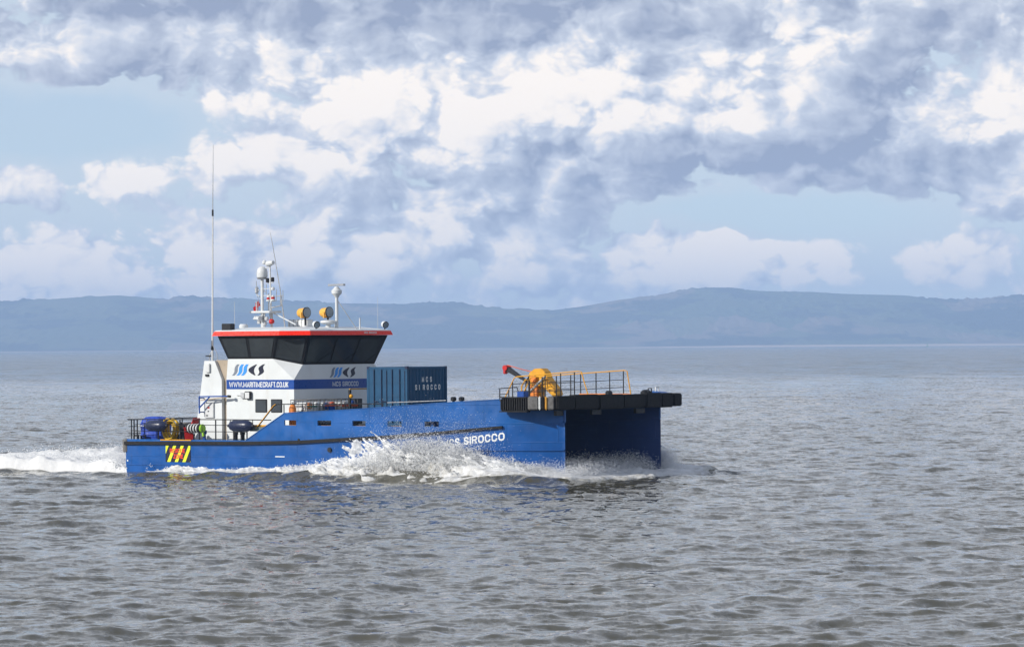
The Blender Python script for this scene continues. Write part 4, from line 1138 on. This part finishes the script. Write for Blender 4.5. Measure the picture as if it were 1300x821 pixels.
corr('y', 0.14, CW - 0.14, 0.06, 0.15, CH - 0.12, 11, -0.036).build('corrugated_wall', M_TEAL, ct)
for x in (0, CL - 0.12):
    for y in (0, CW - 0.12):
        MB().box(x, x + 0.12, y, y + 0.12, 0.12, CH - 0.12).build('corner_post', M_TEAL, ct)
        for z in (0.0, CH - 0.118):
            MB().box(x - 0.006, x + 0.126, y - 0.006, y + 0.126, z, z + 0.118).build('corner_casting', M_NAVYF, ct, bevel=0.01)
for z in (0.02, CH - 0.12):
    for y in (0.0, CW - 0.1):
        MB().box(0.128, CL - 0.128, y + 0.002, y + 0.098, z, z + 0.10).build('side_beam', M_TEAL, ct)
    for x in (0.0, CL - 0.1):
        MB().box(x + 0.002, x + 0.098, 0.128, CW - 0.128, z, z + 0.10).build('end_beam', M_TEAL, ct)
# two door leaves with locking bars on the side towards the rail
for a, c in ((0.13, CL / 2 - 0.01), (CL / 2 + 0.01, CL - 0.13)):
    dr = MB().box(a, c, 0.012, 0.055, 0.13, CH - 0.13).build('door', M_TEAL, ct)
    for z in (0.75, 1.32, 1.95):
        MB().box(a + 0.02, c - 0.02, -0.004, 0.011, z, z + 0.05).build('door_rib', M_TEAL, dr)
    for fr in (0.30, 0.72):
        x = a + (c - a) * fr
        MB().cyl((x, -0.025, 0.14), (x, -0.025, CH - 0.14), 0.02, 8).build('locking_bar', M_NAVYF, dr)
        MB().box(x - 0.02, x + 0.24, -0.06, -0.046, 1.10, 1.14).build('handle', M_NAVYF, dr)
    MB().cyl((c - 0.005, -0.01, 0.2), (c - 0.005, -0.01, CH - 0.2), 0.018, 6).build('hinge', M_NAVYF, dr)
cf = CL - 0.055 + 0.038
for word, y0, step, z in (('MCS', 1.13, 0.30, 2.00), ('SIROCCO', 0.62, 0.29, 1.64)):
    for i, ch in enumerate(word):
        text_on('stencil_letter', ch, 0.05 if ch == 'I' else 0.15, 0.24, M_LETTER, ct, lambda x, zz, i=i, y0=y0, step=step, z=z: ((cf, y0 + i * step + x, z + zz), (1, 0, 0)), bold=0.18, depth=0.004)

# caged tanks in a row before the wheelhouse
def cage(y, label, fill):
    t_ = thing('cage_pallet', (9.3, y, 2.222), label, 'cage pallet', 'wire cage pallets in a row before the wheelhouse')
    MB().box(0, 1.0, 0, 1.2, 0.0, 0.12).build('pallet', M_BLACKM, t_, bevel=0.01)
    fr = MB().box(0.14, 0.84, 0.12, 1.08, 0.125, 1.12).build('tank', fill, t_, bevel=0.08)
    cg = MB()
    for z in (0.2, 0.45, 0.7, 0.95, 1.22):
        cg.tube([(0.01, 0.01, z), (0.99, 0.01, z), (0.99, 1.19, z), (0.01, 1.19, z), (0.01, 0.01, z)], 0.02, 4)
    for k in range(6):
        cg.cyl((0.99, 0.02 + k * 0.232, 0.12), (0.99, 0.02 + k * 0.232, 1.22), 0.016, 4)
        cg.cyl((0.01, 0.02 + k * 0.232, 0.12), (0.01, 0.02 + k * 0.232, 1.22), 0.016, 4)
    for k in range(5):
        cg.cyl((0.02 + k * 0.24, 0.01, 0.12), (0.02 + k * 0.24, 0.01, 1.22), 0.016, 4)
        cg.cyl((0.02 + k * 0.24, 1.19, 0.12), (0.02 + k * 0.24, 1.19, 1.22), 0.016, 4)
    cg.build('wire_cage', M_GREYF, t_)
    return t_
c1 = cage(-4.25, 'wire cage pallet holding white sacks, beside the orange gas bottle', M_PLAST)
c2 = cage(-3.0, 'wire cage pallet holding white and blue sacks, middle of the row', M_PLAST)
c3 = cage(-1.75, 'wire cage pallet with an orange strap, beside the yellow gate hoop', M_PLAST)
def sack(parent, x, y, z, sx, sy_, sz, mat, seed):
    g = np.random.default_rng(seed); bm = bmesh.new()
    bmesh.ops.create_icosphere(bm, subdivisions=2, radius=1.0)
    for v in bm.verts:
        n_ = v.co.copy()
        q = 1.0 + 0.10 * math.sin(n_.x * 5 + seed) * math.cos(n_.z * 4 + seed)
        v.co = Vector((math.copysign(abs(n_.x) ** 0.6, n_.x) * sx * q, math.copysign(abs(n_.y) ** 0.6, n_.y) * sy_ * q, math.copysign(abs(n_.z) ** 0.6, n_.z) * sz * q)) + Vector((x, y, z))
    me = bpy.data.meshes.new('sack'); bm.to_mesh(me); bm.free(); me.shade_smooth()
    return link('sack', me, mat, parent)
for c_, y, z, sy_, sz, mt, sd in ((c1, 0.30, 0.95, 0.16, 0.14, M_ORANGE, 1), (c1, 0.85, 1.0, 0.2, 0.12, M_LETTER, 2), (c2, 0.25, 0.92, 0.16, 0.16, M_STRIPE, 3),
                                  (c2, 0.70, 1.0, 0.16, 0.12, M_ORED, 4), (c3, 0.40, 1.0, 0.2, 0.13, M_LETTER, 5), (c3, 0.95, 1.02, 0.14, 0.14, M_STRIPE, 6)):
    sack(c_, 0.90, y, z, 0.07, sy_, sz, mt, sd)
MB().box(1.005, 1.02, 0.02, 1.18, 0.88, 0.98).build('strap', M_ORED, c3)
MB().box(1.005, 1.02, 0.02, 0.7, 0.90, 0.94).build('strap', M_GREEN, c1)
MB().box(1.005, 1.02, 0.02, 1.18, 0.92, 0.96).build('strap', M_ORED, c2)
MB().box(1.003, 1.012, 0.3, 0.75, 0.62, 0.90).build('placard', M_STRIPE, c2)
gb = thing('gas_bottle', (9.75, -4.62, 2.222), 'orange gas bottle standing at the end of the cage pallets', 'gas bottle')
MB().lathe((0, 0, 0), (0, 0, 1), [(0, 0.15), (0.03, 0.17), (0.85, 0.17), (0.98, 0.12), (1.04, 0.05)], 14).build('cylinder_body', M_ORANGE, gb, smooth=True)
MB().lathe((0, 0, 1.04), (0, 0, 1), [(0, 0.03), (0.06, 0.03), (0.07, 0.06), (0.10, 0.06)], 8).build('valve', M_STEEL, gb)

# navy fenders hung on the stern rail
def fender(loc, L, r, label):
    t_ = thing('boat_fender', loc, label, 'fender', 'navy fenders tied to the rail')
    MB().lathe((-L / 2, 0, 0), (1, 0, 0), [(0, 0.06), (0.05, r * 0.42), (0.14, r * 0.75), (0.30, r * 0.97), (L / 2, r), (L - 0.30, r * 0.97), (L - 0.14, r * 0.75), (L - 0.05, r * 0.42), (L, 0.06)], 18).build('fender_body', M_NAVYF, t_, smooth=True)
    for s in (-1, 1):
        MB().lathe((s * (L / 2 - 0.02), 0, 0), (s, 0, 0), [(0, 0.07), (0.08, 0.07)], 8).build('eye', M_BLACKM, t_)
        MB().tube([(s * (L / 2 + 0.02), 0, 0), (s * (L / 2 - 0.05), 0.06, 0.28)], 0.02, 5).build('lanyard', M_BLACKM, t_)
    return t_
fender((7.25, -5.34, 2.27), 1.42, 0.27, 'plump navy fender tied to the rail beside the green mooring rope')
fender((2.05, -5.36, 2.24), 1.30, 0.26, 'dull navy fender tied to the rail in front of the blue tarpaulin bundle')

# tarpaulin-wrapped drum at the stern
tb = thing('tarpaulin_bundle', (1.05, -4.25, 1.502), 'bright blue tarpaulin bundle on the stern deck', 'tarpaulin bundle')
bm = bmesh.new(); bmesh.ops.create_icosphere(bm, subdivisions=4, radius=1.0)
for v in bm.verts:
    n_ = v.co.copy(); f_ = 1 + 0.07 * math.sin(9 * math.atan2(n_.y, n_.x) + 3 * n_.z) + 0.04 * math.sin(n_.z * 14)
    v.co = Vector((math.copysign(abs(n_.x) ** 0.55, n_.x) * 0.66 * f_, math.copysign(abs(n_.y) ** 0.55, n_.y) * 0.5 * f_, 0.575 + math.copysign(abs(n_.z) ** 0.5, n_.z) * 0.575))
me = bpy.data.meshes.new('wrapping'); bm.to_mesh(me); bm.free(); me.shade_smooth()
link('wrapping', me, M_TARP, tb)
MB().tube([(-0.7, -0.52, 0.72), (0, -0.60, 0.70), (0.7, -0.52, 0.72)], 0.02, 5).build('lashing', M_LETTER, tb)
# heap of yellow hose
hs = thing('hose_coil', (2.35, -4.70, 1.502), 'heap of coiled yellow hose against the stern rail', 'hose')
for k in range(7):
    g = random.Random(k); pts = []
    cx, cz, rr = g.uniform(-0.14, 0.14), 0.5 + g.uniform(-0.12, 0.1), 0.34 + g.uniform(-0.06, 0.12)
    for a in range(19):
        th = a / 18 * 6.283
        pts.append((cx + math.cos(th) * rr * 0.85, -0.10 + 0.045 * k + 0.03 * math.sin(th * 2 + k), cz + math.sin(th) * rr * 1.15))
    MB().tube(pts, 0.045, 6).build('hose_loop', M_HOSE, hs, smooth=True)
# red bin with its lid up
rbn = thing('red_bin', (3.6, -4.8, 1.502), 'red plastic bin with open lid by the white casing', 'bin')
MB().lathe((0, 0, 0.02), (0, 0, 1), [(0, 0.24), (0.55, 0.30), (0.60, 0.33), (0.64, 0.33)], 4).build('bin_body', M_REDP, rbn)
MB().bar((0.18, 0.1, 0.62), (0.40, 0.1, 1.08), 0.46, 0.05).build('lid', M_REDP, rbn)
# green-trimmed lifesaving roll hung on the casing
lf = thing('ribbed_fender_roll', (4.15, -4.98, 2.12), 'black ribbed roll with lime green end strap on the aft rail', 'roll')
rl = MB().lathe((-0.42, 0, 0), (1, 0, 0), [(0, 0.12), (0.03, 0.2), (0.80, 0.2), (0.84, 0.14)], 14).build('roll_body', M_BLACK, lf, smooth=True)
for k in range(4):
    MB().lathe((-0.33 + k * 0.17, 0, 0), (1, 0, 0), [(0, 0.205), (0.03, 0.225), (0.06, 0.205)], 14).build('white_band', M_PLAST if k % 1 == 0 else M_BLACK, lf)
MB().lathe((0.40, 0, 0), (1, 0, 0), [(0, 0.19), (0.05, 0.21), (0.09, 0.19)], 14).build('end_strap', M_LIME, lf)
MB().bar((0.46, -0.02, 0.0), (0.52, -0.02, -0.36), 0.08).build('strap_tail', M_LIME, lf)

# green channel buoy far off
by = bpy.data.objects.new('channel_buoy', None); COL.objects.link(by)
by.location = ((1177 - 650) / 4700.0 * 7800, 7800, 0)
tag(by, 'tiny dark channel buoy floating off the far shore', 'buoy')
MB().lathe((0, 0, -0.5), (0, 0, 1), [(0, 2.2), (1.4, 2.4), (2.0, 1.2)], 10).build('float', M_GREEN, by)
MB().lathe((0, 0, 1.4), (0, 0, 1), [(0, 1.1), (4.5, 0.5), (6.0, 0.5), (6.6, 0.1)], 8).build('tower', M_GREEN, by)

# ================================================================== foam, spray and wake
m, N, out = new_mat('sea_foam')
pos = N.add('ShaderNodeNewGeometry').outputs['Position']
at = N.add('ShaderNodeAttribute'); at.attribute_name = 'thin'
n1 = N.noise(pos, 3.0, 6.0, 0.68).outputs['Fac']
c = N.mix(N.ramp(N.m('ADD', n1, N.m('MULTIPLY', at.outputs['Fac'], 0.42)), 0.62, 1.02), (0.93, 0.94, 0.94), (0.46, 0.45, 0.41))
bs = N.add('ShaderNodeBsdfPrincipled'); bs.inputs['Roughness'].default_value = 0.7
bs.inputs['Specular IOR Level'].default_value = 0.25
N.l.new(c, bs.inputs['Base Color'])
b_ = N.add('ShaderNodeBump'); b_.inputs['Strength'].default_value = 0.5; b_.inputs['Distance'].default_value = 0.10
N.l.new(N.noise(pos, 6.0, 5.0, 0.7).outputs['Fac'], b_.inputs['Height']); N.l.new(b_.outputs[0], bs.inputs['Normal'])
tl = N.add('ShaderNodeBsdfTranslucent'); N.l.new(c, tl.inputs['Color'])
ms = N.add('ShaderNodeMixShader'); ms.inputs[0].default_value = 0.3
N.l.new(bs.outputs[0], ms.inputs[1]); N.l.new(tl.outputs[0], ms.inputs[2])
N.l.new(ms.outputs[0], out.inputs['Surface'])
M_FOAM = m
m, N, out = new_mat('spray_drops')
d1 = N.add('ShaderNodeBsdfDiffuse'); d1.inputs['Color'].default_value = (0.97, 0.98, 0.99, 1)
d2 = N.add('ShaderNodeBsdfTranslucent'); d2.inputs['Color'].default_value = (0.97, 0.98, 0.99, 1)
mx_ = N.add('ShaderNodeMixShader'); mx_.inputs[0].default_value = 0.5
N.l.new(d1.outputs[0], mx_.inputs[1]); N.l.new(d2.outputs[0], mx_.inputs[2]); N.l.new(mx_.outputs[0], out.inputs['Surface'])
M_DROP = m

def local_water(X, Y):
    wx = BOAT_O.x + X * _c - Y * _s; wy = BOAT_O.y + X * _s + Y * _c
    z, _, _ = wave_height(wx, wy, np.full_like(wx, 0.30))
    return z + hull_wash(wx, wy)
def foam_sheet(name, X, Y, H, keep, thin, label=None):
    """lumpy foam on a lattice, ragged where keep is low"""
    q = grid_quads(*X.shape)
    base = local_water(X, Y)
    e = np.clip(keep / 0.30, 0, 1)
    Z = base + H * (0.08 + 0.92 * e * e * (3 - 2 * e)) + np.clip(keep, -0.5, 0) * 0.7
    k = (keep.ravel()[q].max(1) > -0.42)
    q = q[k]
    used = np.unique(q); remap = -np.ones(X.size, int); remap[used] = np.arange(len(used))
    V = np.stack([X, Y, Z], -1).reshape(-1, 3)[used]
    me = mesh_np(name, V, remap[q])
    a = me.attributes.new('thin', 'FLOAT', 'POINT'); a.data.foreach_set('value', thin.ravel()[used].astype(np.float32))
    o = link(name, me, M_FOAM); o.matrix_world = BOAT_M
    return tag(o, kind='stuff')
vsy = np.vectorize(sy); vsi = np.vectorize(sin_)

# along the starboard and port sides
for side in (1, -1):
    xs_ = np.arange(-0.6, 25.6, 0.07); u_ = np.linspace(0, 1, 64)
    X, U_ = np.meshgrid(xs_, u_, indexing='ij')
    Wd = interp(X, [-0.6, 0, 3, 6, 11, 16, 20, 23, 24.6, 25.6], [0.5, 0.5, 1.1, 1.3, 1.9, 2.6, 3.0, 2.4, 1.5, 0.6]) * (0.75 + 0.6 * fbm(X * 0.9 + 3 * side, X * 0 + 2.2, 3))
    Hc = interp(X, [-0.6, 1, 2.3, 3.4, 5, 7, 9, 11, 12.5, 14, 16, 18, 20.5, 23, 24.3, 25.6], [0.03, 0.06, 0.14, 0.30, 0.24, 0.22, 0.30, 0.46, 0.62, 0.74, 0.85, 0.72, 0.55, 0.40, 0.25, 0.05])
    Yh = vsy(X)
    lump = fbm(X * 1.7 + 31 * side, U_ * Wd * 1.9, 5, 0.6)
    lump2 = fbm(X * 5.5 + 11, U_ * Wd * 5.5 + 7 * side, 3, 0.6)
    ragged = fbm(X * 1.1 + 5, U_ * Wd * 2.2 + 9 * side, 5, 0.62)
    H = Hc * (1 - U_) ** 1.25 * (0.55 + 0.9 * lump) + 0.22 * np.maximum(lump2 - 0.45, 0) * (1 - U_ ** 2) * np.clip(Hc * 4, 0, 1) + 0.03 - 0.05 * U_ ** 3
    # the hollow, clear-water face under the breaking sheet
    hollow = np.exp(-((X - 17.6) / 2.6) ** 2) * np.exp(-((U_ - 0.45) / 0.18) ** 2)
    keep = 0.64 - U_ * 0.62 + (ragged - 0.5) * 1.5 - hollow * 0.75 - 2.5 * np.clip((U_ - 0.85) / 0.15, 0, 1)
    foam_sheet('hull_foam', X, side * (Yh - 0.02 - (U_ - 0.04) * Wd) , H, keep, np.clip(U_ * 0.9 + hollow, 0, 1))

# the thrown-up curtain itself: white water rising off the side and leaning out
xs_ = np.arange(13.6, 24.36, 0.05); u_ = np.linspace(0, 1, 60)
X, S_ = np.meshgrid(xs_, u_, indexing='ij')
Ht = interp(X, [13.6, 14.6, 15.4, 16.3, 17.4, 18.3, 19.2, 20.2, 21.2, 22.0, 22.8, 23.6, 24.36], [0.3, 0.7, 1.35, 1.9, 2.0, 1.5, 0.95, 1.0, 1.2, 1.15, 0.85, 0.6, 0.25])
fing = fbm(X * 1.25 + 4, X * 0 + 3.3, 4, 0.65)
Ht = Ht * (0.74 + 0.52 * fing)
n_a = fbm(X * 2.2 + 9, S_ * Ht * 1.6 + 40, 5, 0.62); n_b = fbm(X * 6.5 + 2, S_ * Ht * 5.5 + 11, 4, 0.65)
XX_ = X - 0.75 * S_ * Ht
OUT = 0.10 + (0.85 + 0.5 * (fing - 0.5)) * np.sqrt(np.clip(S_, 0, 1)) * np.clip(Ht, 0, 1.4) + 0.55 * (n_a - 0.5) + 0.22 * (n_b - 0.5)
Zc = 0.15 + Ht * S_ * (1.0 + 0.12 * (n_b - 0.5)) - 0.30 * Ht * np.clip(S_ - 0.75, 0, 1) ** 2 * 4
keep = 0.78 - 0.85 * S_ ** 1.5 + (n_a - 0.5) * 1.5 + (n_b - 0.5) * 1.8 - 0.9 * np.exp(-((X - 18.9) / 1.5) ** 2) * np.exp(-((S_ - 0.30) / 0.26) ** 2)
q = grid_quads(*X.shape); q = q[keep.ravel()[q].min(1) > 0]
used = np.unique(q); remap = -np.ones(X.size, int); remap[used] = np.arange(len(used))
me = mesh_np('spray_curtain', np.stack([XX_, vsy(np.clip(XX_, 0, 24.4)) - OUT, Zc], -1).reshape(-1, 3)[used], remap[q])
at_ = me.attributes.new('thin', 'FLOAT', 'POINT'); at_.data.foreach_set('value', np.clip(0.25 - keep * 0.5, 0, 0.4).ravel()[used].astype(np.float32))
o = link('spray_curtain', me, M_FOAM); o.matrix_world = BOAT_M; tag(o, kind='stuff')

# churned water between and just ahead of the bows
X, Y = np.meshgrid(np.arange(17.5, 27.2, 0.09), np.arange(-5.6, 8.2, 0.09), indexing='ij')
lump = fbm(X * 1.5 + 8, Y * 1.5 + 3, 5, 0.6); rag = fbm(X * 0.9 + 50, Y * 0.9 + 20, 5, 0.6)
front = interp(Y, [-5.6, -3.7, 0, 3.7, 6.0, 8.2], [24.2, 25.4, 25.8, 26.2, 24.9, 22.0])
edge = np.clip((front - X) / 1.6, -1, 1)
foam_sheet('bow_foam', X, Y, 0.12 + 0.6 * np.maximum(lump - 0.32, 0) * np.clip(edge, 0, 1), 0.3 + edge * 0.9 + (rag - 0.5) * 1.7 - 2.0 * np.clip((Y - 7.4) / 0.7, 0, 1) - 2.0 * np.clip((-5.0 - Y) / 0.5, 0, 1) - 2.0 * np.clip((X - 26.5) / 0.6, 0, 1), np.clip(0.45 - edge, 0, 1))

# wake astern
X, Y = np.meshgrid(np.arange(-52.0, 0.06, 0.14), np.arange(-24.0, 24.0, 0.14), indexing='ij')
halfw = 5.3 + 0.33 * -X
s_ = Y / halfw
rag = fbm(X * 0.45 + 70, Y * 0.8 + 20, 5, 0.62)
lump = fbm(X * 1.1 + 8, Y * 1.3 + 13, 5, 0.62)
rim = np.exp(-((np.abs(s_) - 0.86) / 0.16) ** 2)
core = np.exp(-(Y / (3.6 + 0.03 * -X)) ** 2)
body = np.clip(1.25 * core * np.exp(X / 40.0) + rim * np.exp(X / 30.0) * 1.05 + 0.35 * np.exp(X / 14.0), 0, 1.3)
H = (0.52 * core * np.exp(-((X + 6.0) / 9.0) ** 2) + 0.42 * rim * np.exp(-((X + 7.0) / 9.0) ** 2) + 0.10 * body) * (0.45 + 1.1 * lump) + 0.30 * np.maximum(fbm(X * 3.2, Y * 3.2 + 5, 3) - 0.5, 0) * body
keep = body * 0.85 - 0.30 + (rag - 0.5) * 1.6 - 3.0 * np.clip((np.abs(s_) - 0.9) / 0.2, 0, 1) - 1.5 * np.clip((-X - 40) / 12, 0, 1)
foam_sheet('wake_foam', X, Y, H + 0.02, keep, np.clip(0.9 - body, 0, 1))

# spray: drops flung along ballistic paths
def drops(name, P, r, seed=1):
    g = np.random.default_rng(seed); n = len(P)
    T = np.array([[1, 1, 1], [1, -1, -1], [-1, 1, -1], [-1, -1, 1]]) / math.sqrt(3)
    # random rotations from quaternions
    q = g.normal(size=(n, 4)); q /= np.linalg.norm(q, axis=1)[:, None]
    w, x, y, z = q.T
    Rm = np.stack([1 - 2 * (y * y + z * z), 2 * (x * y - z * w), 2 * (x * z + y * w), 2 * (x * y + z * w), 1 - 2 * (x * x + z * z), 2 * (y * z - x * w), 2 * (x * z - y * w), 2 * (y * z + x * w), 1 - 2 * (x * x + y * y)], -1).reshape(n, 3, 3)
    V = P[:, None, :] + np.einsum('nij,kj->nki', Rm, T) * r[:, None, None]
    F = np.array([[0, 1, 2], [0, 3, 1], [0, 2, 3], [1, 3, 2]])
    Q = (np.arange(n)[:, None, None] * 4 + F[None]).reshape(-1, 3)
    me = mesh_np(name, V.reshape(-1, 3), Q)
    o = link(name, me, M_DROP); o.matrix_world = BOAT_M
    return tag(o, kind='stuff')
def jets(n, per, x0, z0, ysurf, outdir, vx, vout, vz, tmax, rad, seed, spread=(0.03, 0.16)):
    """n jets of per drops; vx, vout, vz are functions of the launch station and a random number"""
    g = np.random.default_rng(seed)
    X0 = x0[0] + (x0[1] - x0[0]) * g.random(n)
    a, b, c_ = g.random(n), g.random(n), g.random(n)
    VX, VO, VZ = vx(X0, a), vout(X0, b), vz(X0, c_)
    rep = lambda v: np.repeat(v, per)
    t = g.random(n * per) ** 0.85 * np.minimum(rep((VZ + np.sqrt(VZ ** 2 + 3)) / 9.81), tmax)
    sp = spread[0] + spread[1] * t
    jit = g.normal(size=(n * per, 3)) * sp[:, None]
    drag = 1.0 / (1 + 0.5 * t)
    PX = rep(X0) + rep(VX) * t * drag + jit[:, 0]
    off = rep(VO) * t * drag + np.abs(jit[:, 1])
    PZ = rep(z0(X0, g.random(n))) + rep(VZ) * t * drag - 4.9 * t * t + jit[:, 2]
    PY = ysurf(np.clip(PX, 0, 24.4)) + outdir * (0.03 + off)
    r = rad[0] + (rad[1] - rad[0]) * g.random(n * per) ** 2.6
    r *= np.clip(1.15 - 0.5 * t, 0.4, 1.2)
    k = (PZ > 0.0) & (off > -0.2)
    return np.stack([PX, PY, PZ], -1)[k], r[k]
def both(parts):
    return np.concatenate([p for p, r in parts]), np.concatenate([r for p, r in parts])

lump_amp = lambda x: np.interp(x, [12, 15, 17, 19, 20.5, 22, 23.5, 24.3], [1.6, 2.8, 5.0, 6.9, 6.5, 5.2, 4.3, 3.2])
near = both([
    # main plume, thrown up abreast of the fore deck and carried aft
    jets(420, 95, (17.2, 21.8), lambda x, q: 0.15 + 0.25 * q, vsy, -1, lambda x, q: -2.0 - 4.2 * q, lambda x, q: 0.5 + 2.2 * q, lambda x, q: lump_amp(x) * (0.55 + 0.52 * q), 1.4, (0.012, 0.052), 1),
    # thin sheet peeling off the stem
    jets(230, 110, (20.5, 24.35), lambda x, q: 0.05 + 0.25 * q, vsy, -1, lambda x, q: -1.2 - 3.0 * q, lambda x, q: 0.4 + 1.9 * q, lambda x, q: lump_amp(x) * (0.55 + 0.45 * q), 0.8, (0.010, 0.036), 2, (0.02, 0.10)),
    # crumbling foam crest further aft
    jets(560, 40, (9.0, 18.0), lambda x, q: np.interp(x, [9, 12, 14, 18], [0.2, 0.45, 0.6, 0.7]) * q, vsy, -1, lambda x, q: -1.0 - 2.0 * q, lambda x, q: 0.2 + 2.2 * q, lambda x, q: np.interp(x, [9, 12, 15, 18], [1.0, 2.0, 3.0, 4.0]) * (0.3 + 0.7 * q), 0.8, (0.012, 0.046), 3, (0.05, 0.2)),
    # a few fingers by the stern quarter
    jets(60, 40, (1.5, 9.0), lambda x, q: 0.08 + 0.1 * q, vsy, -1, lambda x, q: -0.5 - 1.0 * q, lambda x, q: 0.2 + 0.6 * q, lambda x, q: 0.6 + 1.9 * q ** 3, 0.6, (0.010, 0.026), 4, (0.02, 0.08)),
    # fine mist over the side
    jets(120, 130, (17.5, 22.5), lambda x, q: 0.3 + 0.5 * q, vsy, -1, lambda x, q: -2.5 - 3.0 * q, lambda x, q: 0.5 + 1.6 * q, lambda x, q: 5.0 + 2.6 * q, 1.1, (0.008, 0.020), 5, (0.25, 0.5)),
])
drops('bow_spray', near[0], near[1], 21)
fsi = lambda x: -vsi(x)
fsy = lambda x: -vsy(x)
far_ = both([
    # inner face of the port hull
    jets(260, 90, (19.0, 24.35), lambda x, q: 0.05 + 0.3 * q, fsi, -1, lambda x, q: -1.0 - 2.5 * q, lambda x, q: 0.2 + 1.2 * q, lambda x, q: np.interp(x, [19, 22, 24.3], [3.4, 4.3, 4.6]) * (0.4 + 0.6 * q), 0.8, (0.010, 0.030), 6, (0.05, 0.2)),
    # outside the port hull, drifting clear of the stem
    jets(620, 110, (21.5, 24.6), lambda x, q: 0.1 + 0.3 * q, fsy, 1, lambda x, q: -1.2 + 1.6 * q, lambda x, q: 0.6 + 2.6 * q, lambda x, q: np.interp(x, [21, 24.6], [5.2, 4.2]) * (0.3 + 0.7 * q), 0.9, (0.010, 0.024), 7, (0.12, 0.35)),
    # low mist along the foot of the bows
    jets(520, 90, (22.0, 25.4), lambda x, q: 0.05 + 0.1 * q, lambda x: -5.0 + 0 * x, 1, lambda x, q: -0.6 + 1.2 * q, lambda x, q: 26.0 * q, lambda x, q: 1.7 + 2.0 * q, 0.5, (0.010, 0.024), 8, (0.12, 0.3)),
])
drops('bow_spray', far_[0], far_[1], 22)
st_ = both([
    jets(260, 60, (-9.0, 0.0), lambda x, q: 0.25 + 0.3 * q, lambda x: -5.4 + 0 * x, 1, lambda x, q: -2.0 * q, lambda x, q: 26.0 * q, lambda x, q: 1.2 + 2.6 * q * q, 0.6, (0.012, 0.040), 9, (0.08, 0.22)),
    jets(110, 60, (-2.0, -0.1), lambda x, q: 0.25 + 0.3 * q, lambda x: -5.2 + 0 * x, 1, lambda x, q: -2.0 * q, lambda x, q: 14.0 * q, lambda x, q: 2.2 + 2.2 * q, 0.7, (0.010, 0.026), 10, (0.12, 0.3)),
])
drops('wake_spray', st_[0], st_[1], 23)
